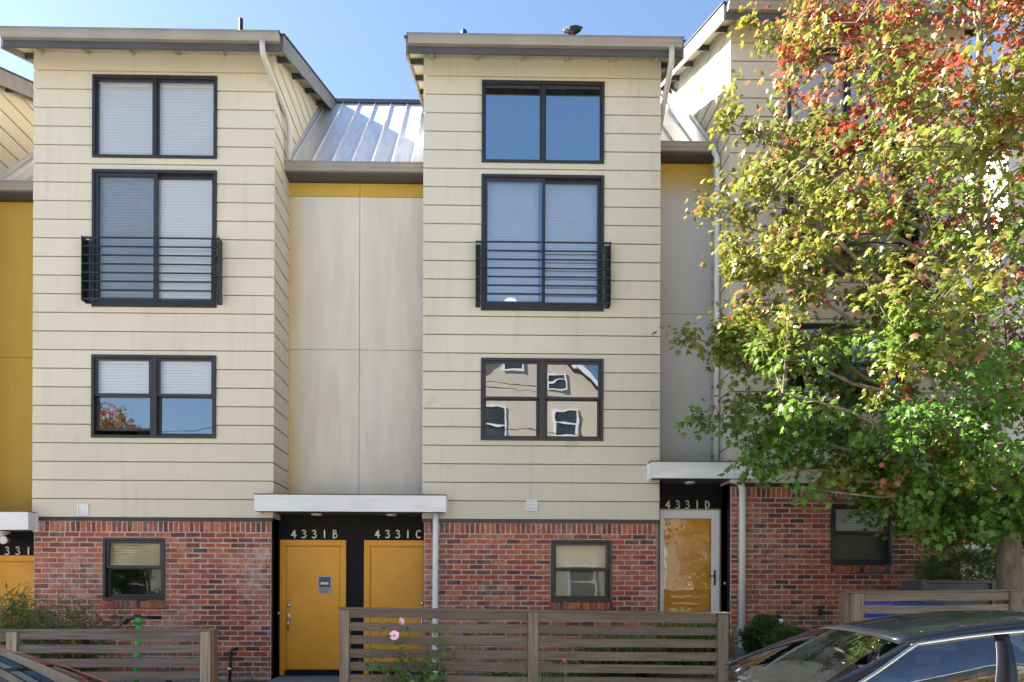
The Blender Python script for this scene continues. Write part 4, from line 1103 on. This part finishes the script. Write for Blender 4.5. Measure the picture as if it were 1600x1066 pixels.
for i, (px, lab) in enumerate(((780, 'broadleaf plant behind the brown fence left of the climbing weed'), (905, 'low broadleaf plant behind the brown fence under the brick window'))):
    bs = fx(px, 1030, 8.7); stem_plant('broadleaf_plant', lab, 'plant', (bs, 8.7, yz(bs)), 10, .55, .18, 22, GL, (.05, .11), OVAL, .2, 'broadleaf plants behind the brown fence')
# ------------------------------------------------------------------ notice on door B
x0, x1, z0, z1 = fx(497, 913, YD), fx(518.5, 913, YD), fz(508, 928, YD), fz(508, 899, YD)
M['paper'] = simple('notice_paper', (.42, .42, .41), .5, var=.2, vs=30)
M['paper_ink'] = simple('notice_ink', (.10, .10, .11), .6)
nt_ = tag(box('door_notice', M['paper'], None, x0, x1, YD - .0195, YD - .0165, z0, z1), 'small grey printed notice taped to the yellow 4331B door', 'notice')
box('printed_block', M['paper_ink'], nt_, x0 + .02, x1 - .02, YD - .0203, YD - .0197, z0 + .10, z1 - .03)
box('printed_band', M['white'], nt_, x0 + .045, x1 - .05, YD - .0211, YD - .0205, z0 + .145, z0 + .18)
for i in range(5): box('printed_line', M['paper_ink'], nt_, x0 + .025, x1 - .03 - .02 * (i % 2), YD - .0203, YD - .0197, z0 + .018 + i * .015, z0 + .024 + i * .015)

# ------------------------------------------------------------------ cars
def car(name, label, T, paint, chrome=True):
    loc = T.translation
    root = thing(name, label, 'car', tuple(loc), 'cars parked along the kerb')
    B_ = lambda mb, nm, mat, par=root, **k: mb.xform(T).build(nm, mat, par, **k)
    # lower body
    st = [(2.42, .60, .52, .30), (2.36, .74, .58, .24), (2.1, .84, .62, .20), (1.6, .885, .69, .19), (1.0, .90, .775, .19), (.5, .905, .85, .19), (-.4, .91, .915, .19), (-1.2, .905, .935, .19), (-1.75, .89, .98, .2), (-2.15, .85, .98, .24), (-2.38, .76, .93, .3), (-2.44, .66, .62, .34)]
    mb = MB(); vs = []; n = 0
    for x, w_, zt, zb in st:
        h = [(0, zt + .035), (.45 * w_, zt + .03), (.80 * w_, zt + .012), (.93 * w_, zt - .02), (.985 * w_, zt - .12 * (zt / .96)), (w_, .5), (.985 * w_, .36), (.93 * w_, zb), (.5 * w_, zb - .02)]
        ring = h + [(0, zb - .02)] + [(-a, b) for a, b in reversed(h[1:])]
        n = len(ring); vs += [(x, a, b) for a, b in ring]
    m = len(st)
    mb.add(vs, [(i * n + j, i * n + (j + 1) % n, (i + 1) * n + (j + 1) % n, (i + 1) * n + j) for i in range(m - 1) for j in range(n)] + [tuple(range(n)), tuple((m - 1) * n + j for j in range(n))], True)
    body = B_(mb, 'body', paint)
    md = body.modifiers.new('sub', 'SUBSURF'); md.levels = 1; md.render_levels = 2
    B_(MB().grid(lambda u, v: (.62 - 2.3 * v, (u - .5) * 1.40, 0.915 + .035 * v), 4, 6), 'cabin_deck', M['rubber'])
    # greenhouse curves
    def rail(t):   # t 0..1 front header corner -> rear header corner
        x = .20 - 1.32 * t; return (x, .585 + .02 * math.sin(math.pi * t), 1.215 + .135 * math.sin(math.pi * (.02 + .66 * t)))
    def belt(x): return (x, .80 - .03 * abs(x + .3) ** 1.5, .935)
    hdx, rdx = .20, -1.12
    def roof(u, v):
        r = rail(v); a = 2 * u - 1; return (r[0] + .09 * (1 - a * a) * (1 - 2 * v), r[1] * a, r[2] + .058 * (1 - abs(a) ** 2.4))
    rf = B_(MB().grid(roof, 14, 14), 'roof', paint, solid=.02, fixn=False)
    def ws(u, v):
        a = 2 * u - 1; b = (.84 + .14 * (1 - a * a), .80 * a, .90 + .01 * (1 - a * a)); t = roof(u, 0); k = v
        return tuple(b[i] * (1 - k) + t[i] * k + (.02 * math.sin(math.pi * k) if i == 2 else 0) for i in range(3))
    def fit(fn, a0, a1, b0, b1): return lambda u, v: fn(a0 + (a1 - a0) * u, b0 + (b1 - b0) * v)
    B_(MB().grid(fit(ws, .045, .955, .0, .96), 14, 8), 'windshield', M['glass_car'], fixn=False)
    B_(MB().grid(fit(ws, 0, 1, .955, 1.0), 14, 2), 'windshield_header', M['rubber'], rf, fixn=False)
    def rw(u, v):
        a = 2 * u - 1; b = (-1.82 - .12 * (1 - a * a), .74 * a, .99); t = roof(u, 1)
        return tuple(b[i] * (1 - v) + t[i] * v + (.025 * math.sin(math.pi * v) if i == 2 else 0) for i in range(3))
    B_(MB().grid(fit(rw, .07, .93, 0, 1), 12, 8), 'rear_window', M['glass_car'], fixn=False)
    for sg in (1, -1):
        def side(u, v, sg=sg):   # u 0 front .. 1 rear, v 0 belt .. 1 rail
            r = rail(u); xb = .85 - 2.63 * u; b = belt(xb)
            k = v; bow = .035 * math.sin(math.pi * k * .9)
            return (b[0] * (1 - k) + r[0] * k, sg * (b[1] * (1 - k) + r[1] * k + bow), b[2] * (1 - k) + r[2] * k)
        pl = lambda a0, a1, b0, b1, nm, mat, off=.0, nu=8, nv=8: B_(MB().grid(lambda u, v: tuple(Vector(side(a0 + (a1 - a0) * u, b0 + (b1 - b0) * v)) + Vector((0, sg * off, off * .3))), nu, nv), nm, mat, root, solid=.012, fixn=False)
        pl(.0, .07, 0, 1, 'pillar', paint, .0, 2, 10); pl(.055, .945, .90, 1.0, 'roof_rail', paint, .0, 14, 3)
        pl(.40, .455, 0, .90, 'pillar', M['gloss_black'], .004, 2, 8); pl(.80, 1.0, 0, 1, 'pillar', paint, .0, 4, 10)
        B_(MB().grid(lambda u, v: side(.065 + .34 * u, .9 * v), 10, 8), 'side_window', M['glass_car'], fixn=False)
        B_(MB().grid(lambda u, v: side(.45 + .355 * u, .9 * v), 10, 8), 'side_window', M['glass_car'], fixn=False)
        if chrome:
            pts = [side(.07, .02 + .86 * i / 8) for i in range(8)] + [side(.08 + .725 * i / 14, .905) for i in range(15)]
            B_(MB().tube([(p[0], p[1] + sg * .012, p[2]) for p in pts], .012, 6), 'window_trim', M['chrome'])
        mx = B_(MB().lathe([(.0, -.05), (.07, -.045), (.09, 0), (.075, .05), (.0, .08)], (0, 0, 0), 14).xform(Matrix.Translation((.62, sg * .98, .86)) @ Matrix.Rotation(math.pi / 2, 4, 'Y') @ Matrix.Diagonal((.8, 1.2, 1, 1))), 'wing_mirror', paint)
        for xw in (1.42, -1.40):
            ww = B_(MB().lathe([(.19, -.11), (.30, -.115), (.325, -.09), (.33, 0), (.325, .09), (.30, .112), (.19, .10)], (xw, sg * .80, .32), 28, 'y'), 'wheel', M['rubber'])
            B_(MB().lathe([(.03, .118), (.10, .112), (.19, .108), (.215, .117)] if sg > 0 else [(.03, -.118), (.10, -.112), (.19, -.108), (.215, -.117)], (xw, sg * .80, .32), 28, 'y'), 'rim', M['chrome'], ww)
        B_(MB().lathe([(.0, .05), (.10, .04), (.13, 0), (.10, -.03)], (0, 0, 0), 16).xform(Matrix.Translation((2.26, sg * .62, .66)) @ Matrix.Rotation(math.pi / 2, 4, 'Y') @ Matrix.Diagonal((.55, 1.4, 1, 1))), 'headlight', M['white'])
        # front seat with headrest
        s = MB(); s.grid(lambda u, v: (-.18 - .16 * v + .07 * math.cos(2 * math.pi * u), sg * .36 + (.25 - .05 * v) * math.sin(2 * math.pi * u), .70 + .44 * v), 14, 5)
        s.grid(lambda u, v: (-.36 + .05 * math.cos(2 * math.pi * u) * math.sin(math.pi * (.08 + .84 * v)), sg * .36 + .13 * math.sin(2 * math.pi * u) * math.sin(math.pi * (.12 + .76 * v)) ** .5, 1.13 + .17 * v), 14, 6)
        B_(s, 'seat', M['seat'], fixn=False)
    B_(MB().lathe([(.17, -.014), (.19, 0), (.17, .014), (.165, 0)], (0, 0, 0), 20).xform(Matrix.Translation((.42, .36, 1.00)) @ Matrix.Rotation(-1.15, 4, 'Y')), 'steering_wheel', M['rubber'])
    B_(MB().lathe([(.0, -.02), (.035, -.015), (.035, .015), (.0, .02)], (0, 0, 0), 12).xform(Matrix.Translation((.34, 0, 1.10)) @ Matrix.Rotation(math.pi / 2, 4, 'Y') @ Matrix.Diagonal((1, 3, 1, 1))), 'rear_view_mirror', M['rubber'])
    return root
M['gloss_black'] = simple('gloss_black_trim', (.006, .006, .009), .35, var=.2, spec=.2)
M['seat'] = simple('car_seat', (.05, .055, .07), .8)
M['paint_black'] = paint_mat('car_paint_black', (.004, .005, .009)); M['paint_maroon'] = paint_mat('car_paint_maroon', (.14, .02, .03))
xc = 2.84; yc = 4.80
car('parked_car', 'black sedan with chrome window trim parked at the lower right', Matrix.Translation((xc, yc, gz(xc) + .0)) @ Matrix.Rotation(math.pi - .028, 4, 'Z'), M['paint_black'])
xc = -3.5
car('parked_car', 'dark red car whose windshield shows at the lower left corner', Matrix.Translation((xc, 4.55, gz(xc) + .04)) @ Matrix.Rotation(.03, 4, 'Z'), M['paint_maroon'], False)

# ------------------------------------------------------------------ scooter behind the grey fence
M['lime'] = simple('scooter_green', (.05, .42, .07), .35, var=.1)
s0 = W(214, 968, 8.2); gx_ = s0.x; gzz = yz(gx_)
sc = thing('electric_scooter', 'green kick scooter standing behind the grey fence', 'scooter', (gx_, 8.2, gzz))
MB().tube([(gx_ - .01, 8.2, gzz + .16), (gx_ + .02, 8.2, s0.z - .03)], [.034, .030], 12).build('stem', M['lime'], sc)
MB().lathe([(.036, -.05), (.042, 0), (.036, .05)], (gx_ + .02, 8.2, s0.z - .01), 14).build('stem_head', M['lime'], sc)
hbz = s0.z + .015
hb = MB().tube([(gx_ - .11, 8.16, hbz - .035), (gx_ - .05, 8.18, hbz), (gx_ + .06, 8.2, hbz + .01), (gx_ + .22, 8.24, hbz + .005)], .015, 8).build('handlebar', M['iron'], sc)
MB().tube([(gx_ - .13, 8.15, hbz - .06), (gx_ - .085, 8.165, hbz - .02)], .024, 8).build('grip', M['rubber'], hb)
MB().tube([(gx_ + .12, 8.22, hbz + .008), (gx_ + .26, 8.25, hbz + .004)], .02, 8).build('grip', M['rubber'], hb)
MB().tube([(gx_ - .07, 8.15, hbz - .01), (gx_ - .17, 8.1, hbz - .10)], [.012, .006], 6).build('brake_lever', M['iron'], hb)
box('display', M['iron'], hb, gx_ - .01, gx_ + .06, 8.15, 8.18, hbz + .012, hbz + .05, .006)
MB().hexa([(gx_ - .08, 8.25, gzz + .10), (gx_ + .08, 8.25, gzz + .10), (gx_ + .08, 9.0, gzz + .10), (gx_ - .08, 9.0, gzz + .10), (gx_ - .08, 8.25, gzz + .15), (gx_ + .08, 8.25, gzz + .15), (gx_ + .08, 9.0, gzz + .15), (gx_ - .08, 9.0, gzz + .15)]).build('deck', M['lime'], sc, bevel=.01)
for y in (8.16, 9.05): MB().lathe([(.06, -.025), (.105, -.02), (.11, 0), (.105, .02), (.06, .025)], (gx_, y, gzz + .11), 20, 'x').build('wheel', M['rubber'], sc)
MB().tube([(gx_, 8.05, gzz + .15), (gx_, 8.08, gzz + .22), (gx_, 8.17, gzz + .25), (gx_, 8.26, gzz + .20)], .045, 8, flat=.5).build('fender', M['white'], sc)

# ------------------------------------------------------------------ bin and planter behind the right fence
M['blue'] = simple('bin_blue', (.02, .10, .45), .45, var=.15)
bx_ = fx(1410, 950, 7.75); bz = yz(bx_)
bn = thing('recycling_bin', 'blue recycling bin glimpsed behind the fence boards', 'bin', (bx_, 7.75, bz))
def taper(x, y, z0, z1, a, b, d0, d1): return MB().hexa([(x - a, y - d0, z0), (x + a, y - d0, z0), (x + a, y + d0, z0), (x - a, y + d0, z0), (x - b, y - d1, z1), (x + b, y - d1, z1), (x + b, y + d1, z1), (x - b, y + d1, z1)])
taper(bx_, 7.75, bz + .04, bz + .66, .22, .28, .22, .29).build('body', M['blue'], bn, bevel=.015)
taper(bx_, 7.75, bz + .661, bz + .70, .30, .27, .31, .27).build('lid', M['blue'], bn, bevel=.012)
for s in (-1, 1): MB().lathe([(.03, -.025), (.09, -.02), (.09, .02), (.03, .025)], (bx_ + s * .23, 8.0, bz + .09), 16, 'x').build('wheel', M['rubber'], bn)
a, b = fx(1441, 915, 9.0), fx(1551, 915, 9.0); zt_ = fz(1495, 908, 9.0); zb_ = yz(a)
M['galv'] = simple('planter_grey', (.09, .105, .105), .55, .2, var=.3, vs=5)
pl = thing('planter', 'low grey metal planter box below the feathery shrub', 'planter', ((a + b) / 2, 9.2, zb_))
for nm, q in (('front_panel', (a, b, 9.0, 9.02)), ('rear_panel', (a, b, 9.42, 9.44))): box(nm, M['galv'], pl, q[0], q[1], q[2], q[3], zb_ - .1, zt_)
for q in ((a, a + .02), (b - .02, b)): box('side_panel', M['galv'], pl, q[0], q[1], 9.0205, 9.4195, zb_ - .1, zt_)
for q in (a, b): box('corner_post', M['galv'], pl, q - .035, q + .035, 8.965, 8.999, zb_ - .1, zt_ + .03, .006)
box('rim', M['galv'], pl, a + .036, b - .036, 8.97, 8.999, zt_ - .03, zt_ + .012, .004)
box('soil', ground_mat(), pl, a + .021, b - .021, 9.021, 9.419, zb_, zt_ - .06)

# ------------------------------------------------------------------ bird on the gutter
q = W(893, 46, 10.02); zg_ = ZS2 + 6.936
bird = thing('bird', 'dark pigeon bending over on the middle townhouse gutter', 'bird', (q.x, 10.03, zg_))
ax = [(-.125, .095, .004), (-.118, .092, .018), (-.10, .085, .030), (-.08, .088, .034), (-.055, .098, .042), (-.02, .108, .052), (.02, .110, .050), (.055, .112, .038), (.09, .120, .024), (.13, .132, .014), (.165, .138, .009)]
vs = []; n = 12
for i, (x, z, r) in enumerate(ax):
    for j in range(n):
        t = 2 * math.pi * j / n; wy = 1.0 if x < .05 else 1.0 + (x - .05) * 9
        vs.append((q.x + x, 10.03 + r * wy * math.cos(t), zg_ + z + r * (1 if x < .05 else .75) * math.sin(t)))
mb = MB(); mb.add(vs, [(i * n + j, i * n + (j + 1) % n, (i + 1) * n + (j + 1) % n, (i + 1) * n + j) for i in range(len(ax) - 1) for j in range(n)] + [tuple(range(n)), tuple((len(ax) - 1) * n + j for j in range(n))], True)
def bird_mat():
    m, nt, p = new_mat('pigeon_feathers'); g = N(nt, 'ShaderNodeNewGeometry'); s = N(nt, 'ShaderNodeSeparateXYZ'); nt.links.new(g.outputs['Position'], s.inputs[0])
    nn = pos_noise(nt, 40, 3); f = vmath(nt, 'ADD', vmath(nt, 'MULTIPLY', vmath(nt, 'SUBTRACT', s.outputs[0], q.x), 4.0), vmath(nt, 'MULTIPLY', nn.outputs[0], .3))
    r = ramp(nt, vmath(nt, 'ADD', f, .45), [(.15, (.22, .22, .23)), (.4, (.10, .10, .11)), (.7, (.03, .03, .035))]); nt.links.new(r.outputs[0], p.inputs['Base Color']); p.inputs['Roughness'].default_value = .6; return m
mb.build('body', bird_mat(), bird)
MB().tube([(q.x - .12, 10.03, zg_ + .092), (q.x - .15, 10.03, zg_ + .078)], [.008, .002], 6).build('beak', M['iron'], bird)
for s in (-1, 1):
    MB().tube([(q.x + .015, 10.03 + s * .02, zg_ + .07), (q.x + .01, 10.03 + s * .022, zg_ + .03), (q.x + .005, 10.03 + s * .022, zg_ + .004), (q.x - .03, 10.03 + s * .024, zg_ + .003)], [.008, .005, .004, .003], 6).build('leg', M['petal_orange'], bird)
    MB().lathe([(.0, -.004), (.005, -.002), (.005, .002), (.0, .004)], (q.x - .108, 10.03 + s * .024, zg_ + .097), 8, 'y').build('eye', M['rubber'], bird)
    mb = MB(); mb.grid(lambda u, v: (q.x - .045 + .19 * u, 10.03 + s * (.046 + .012 * math.sin(math.pi * u) - .022 * u), zg_ + .088 + .035 * u + (v - .5) * .065 * math.sin(math.pi * (.1 + .85 * u)) ** .7), 8, 4)
    mb.build('wing', M['iron'], bird, solid=.006, fixn=False)

# ------------------------------------------------------------------ neighbouring house on the right, houses across the street
def lap_wall(mb, x0, x1, y0, y1, z0, z1, p=.16, d=.014):
    """box walls whose faces step like lap boards"""
    z = z0
    while z < z1 - .01:
        t = min(z + p, z1); e = d
        mb.hexa([(x0 - e, y0 - e, z), (x1 + e, y0 - e, z), (x1 + e, y1 + e, z), (x0 - e, y1 + e, z), (x0, y0, t), (x1, y0, t), (x1, y1, t), (x0, y1, t)]); z = t
def house(label, x0, x1, y0, y1, zb, ze, wallc, rise, ridge='x', face=1, wins=(), lap=20.0, trimc='white', group=None):
    root = thing('house', label, 'house', ((x0 + x1) / 2, (y0 + y1) / 2, zb), group)
    mb = MB(); lap_wall(mb, x0, x1, y0, y1, zb - .6, ze, lap); wl = mb.build('wall', wallc, root, fixn=False)
    o = .4
    if ridge == 'y':
        xm = (x0 + x1) / 2
        MB().prism([(x0, ze), (x1, ze), (xm, ze + rise)], y0, y1, 'y').build('gable', wallc, root)
        s = rise / (xm - x0)
        MB().prism([(x0 - o, ze - o * s), (xm, ze + rise), (x1 + o, ze - o * s), (x1 + o, ze - o * s + .18), (xm, ze + rise + .18), (x0 - o, ze - o * s + .18)], y0 - o, y1 + o, 'y').build('roof', M['shingle'], root)
        for yy in (y0 - o - .03, y1 + o):
            for sg in (0, 1):
                xa, xb = (x0 - o, xm) if sg == 0 else (xm, x1 + o); za, zb2 = (ze - o * s, ze + rise) if sg == 0 else (ze + rise, ze - o * s)
                MB().prism([(xa, za - .06), (xb, zb2 - .06), (xb, zb2 + .19), (xa, za + .19)], yy, yy + .03, 'y').build('barge_board', M[trimc], root)
    else:
        ym = (y0 + y1) / 2; s = rise / (ym - y0)
        MB().prism([(y0, ze), (y1, ze), (ym, ze + rise)], x0, x1, 'x').build('gable', wallc, root)
        MB().prism([(y0 - o, ze - o * s), (ym, ze + rise), (y1 + o, ze - o * s), (y1 + o, ze - o * s + .18), (ym, ze + rise + .18), (y0 - o, ze - o * s + .18)], x0 - o, x1 + o, 'x').build('roof', M['shingle'], root)
        for xx in (x0 - o - .03, x1 + o):
            for ya, yb2, za, zb2 in ((y0 - o, ym, ze - o * s, ze + rise), (ym, y1 + o, ze + rise, ze - o * s)):
                MB().prism([(ya, za - .06), (yb2, zb2 - .06), (yb2, zb2 + .19), (ya, za + .19)], xx, xx + .03, 'x').build('barge_board', M[trimc], root)
    for (a, b, c, d, side) in wins:
        f = MB()
        if side == 'y':
            yw = y1 + .014 if face > 0 else y0 - .014; sg = face
            for r in ((a - .09, b + .09, d, d + .1), (a - .09, b + .09, c - .1, c), (a - .09, a, c, d), (b, b + .09, c, d), (a, b, (c + d) / 2 - .03, (c + d) / 2 + .03)):
                f.box(r[0], r[1], min(yw, yw + sg * .04), max(yw, yw + sg * .04), r[2], r[3])
            fo = f.build('window', M[trimc], root)
            box('pane', M['glass_dark'], fo, a, b, min(yw, yw + sg * .015), max(yw, yw + sg * .015), c, d)
        else:
            xw = x0 - .014
            for r in ((a - .09, b + .09, d, d + .1), (a - .09, b + .09, c - .1, c), (a - .09, a, c, d), (b, b + .09, c, d)):
                f.box(xw - .04, xw, r[0], r[1], r[2], r[3])
            fo = f.build('window', M[trimc], root); box('pane', M['glass_dark'], fo, xw - .015, xw, a, b, c, d)
    return root
m_, nt2, p_ = new_mat('dark_window_glass'); n_ = pos_noise(nt2, .8, 3); r_ = ramp(nt2, n_.outputs[0], [(.3, (.02, .025, .03)), (.7, (.07, .08, .09))]); nt2.links.new(r_.outputs[0], p_.inputs['Base Color']); p_.inputs['Roughness'].default_value = .06
M['glass_dark'] = m_
def house_mat(name, c): return simple(name, c, .7, var=.14, vs=1.2, stretch=(1, 1, .5))
house('pale sided house with white trim behind the maple at the right edge', 11.0, 19.0, 14.2, 24.0, 1.2, 11.6, house_mat('pale_siding', (.62, .57, .47)), 3.0, 'y', -1,
      [(12.0, 13.2, 2.6, 4.2, 'y'), (12.0, 13.2, 6.0, 7.6, 'y'), (14.9, 15.9, 7.2, 8.8, 'x'), (14.9, 15.9, 3.5, 5.0, 'x')], lap=.16)
house('unseen cream house added beyond the left edge to block the sun', -25.0, -12.2, YF, 18.0, -.4, 9.6, M['siding_warm'], 2.2, 'x', -1, [(-16.0, -14.2, 5.6, 7.6, 'y'), (-16.0, -14.2, 2.8, 4.4, 'y'), (-21.0, -19.2, 5.6, 7.6, 'y')], lap=.28)  # out of view, added to keep the sun off the grey fence and bamboo
OPP = 'houses across the street seen only in reflections'
def ww(x0, x1, zs_): return [(a, a + 1.1, z, z + 1.5, 'y') for z in zs_ for a in (x0 + 1.2, (x0 + x1) / 2 - .5, x1 - 2.3)]
house('tall beige gabled house mirrored in the middle townhouse windows', -3.5, 6.5, -20, -10, 0, 10.0, house_mat('beige_siding', (.62, .53, .42)), 4.2, 'y', 1, ww(-3.5, 6.5, (1.2, 4.4)) + [(3.5, 4.5, 8.5, 9.6, 'y'), (-.6, 1.2, 8.0, 9.7, 'y'), (-2.8, -1.8, 8.3, 9.7, 'y'), (1.2, 2.0, 11.3, 12.2, 'y'), (3.2, 3.9, 10.9, 11.5, 'y')], group=OPP)
house('light grey house across the street mirrored in the black car window', 8.5, 18.5, -20, -9.5, .3, 8.0, house_mat('grey_siding', (.52, .49, .44)), 4.5, 'y', 1, ww(8.5, 18.5, (1.5, 4.9)), group=OPP)
house('cream house across the street opposite the left townhouse', -17.5, -7.0, -21, -11, -.4, 6.0, house_mat('cream_siding', (.72, .66, .52)), 3.0, 'x', 1, ww(-17.5, -7.0, (.8, 3.7)), group=OPP)
house('long cream house across the street far left', -34, -20.5, -21, -10.5, -.5, 7.0, house_mat('tan_siding', (.66, .58, .46)), 3.5, 'x', 1, ww(-34, -20.5, (.8, 3.9)), group=OPP)
house('long grey house across the street far right', 21, 34, -21, -10.5, .4, 7.5, house_mat('silver_siding', (.60, .60, .58)), 3.5, 'x', 1, ww(21, 34, (1.3, 4.5)), group=OPP)
def copy_tree(src, loc, rz, sc_, label):
    r = src.copy(); COL.objects.link(r); r.location = loc; r.rotation_euler = (0, 0, rz); r.scale = (sc_,) * 3; r['label'] = label
    for ch in list(src.children):
        c = ch.copy(); COL.objects.link(c); c.parent = r; c.matrix_parent_inverse = ch.matrix_parent_inverse.copy()
    return r
copy_tree(tree, (-15.5, -6.2, -.4), 2.0, .95, 'street maple across the road mirrored in the left townhouse windows')
copy_tree(tree, (9.8, -5.9, .3), 4.1, .7, 'smaller street maple across the road mirrored in the storm door')
pole = thing('utility_pole', 'wooden utility pole with wires on the far side of the road', 'pole', (-5.6, -5.6, -.2))
MB().tube([(-5.6, -5.6, -.3), (-5.6, -5.6, 10.5)], [.16, .11], 12).build('mast', M['twig'], pole)
box('crossarm', M['twig'], pole, -6.6, -4.6, -5.75, -5.73, 9.7, 9.85)
for k, (z, y) in enumerate(((9.9, -5.9), (9.9, -5.3), (8.3, -5.45), (7.7, -5.45))):
    pts = []
    for i in range(25):
        x = -45.6 + i * 80 / 24; u = ((x + 5.6) % 40) / 40; pts.append((x, y, z - 1.1 * 4 * u * (1 - u)))
    MB().tube(pts, .014, 4, cap=False).build('wire', M['rubber'], pole)
for o in bpy.data.objects:
    if '_at' in o: del o['_at']
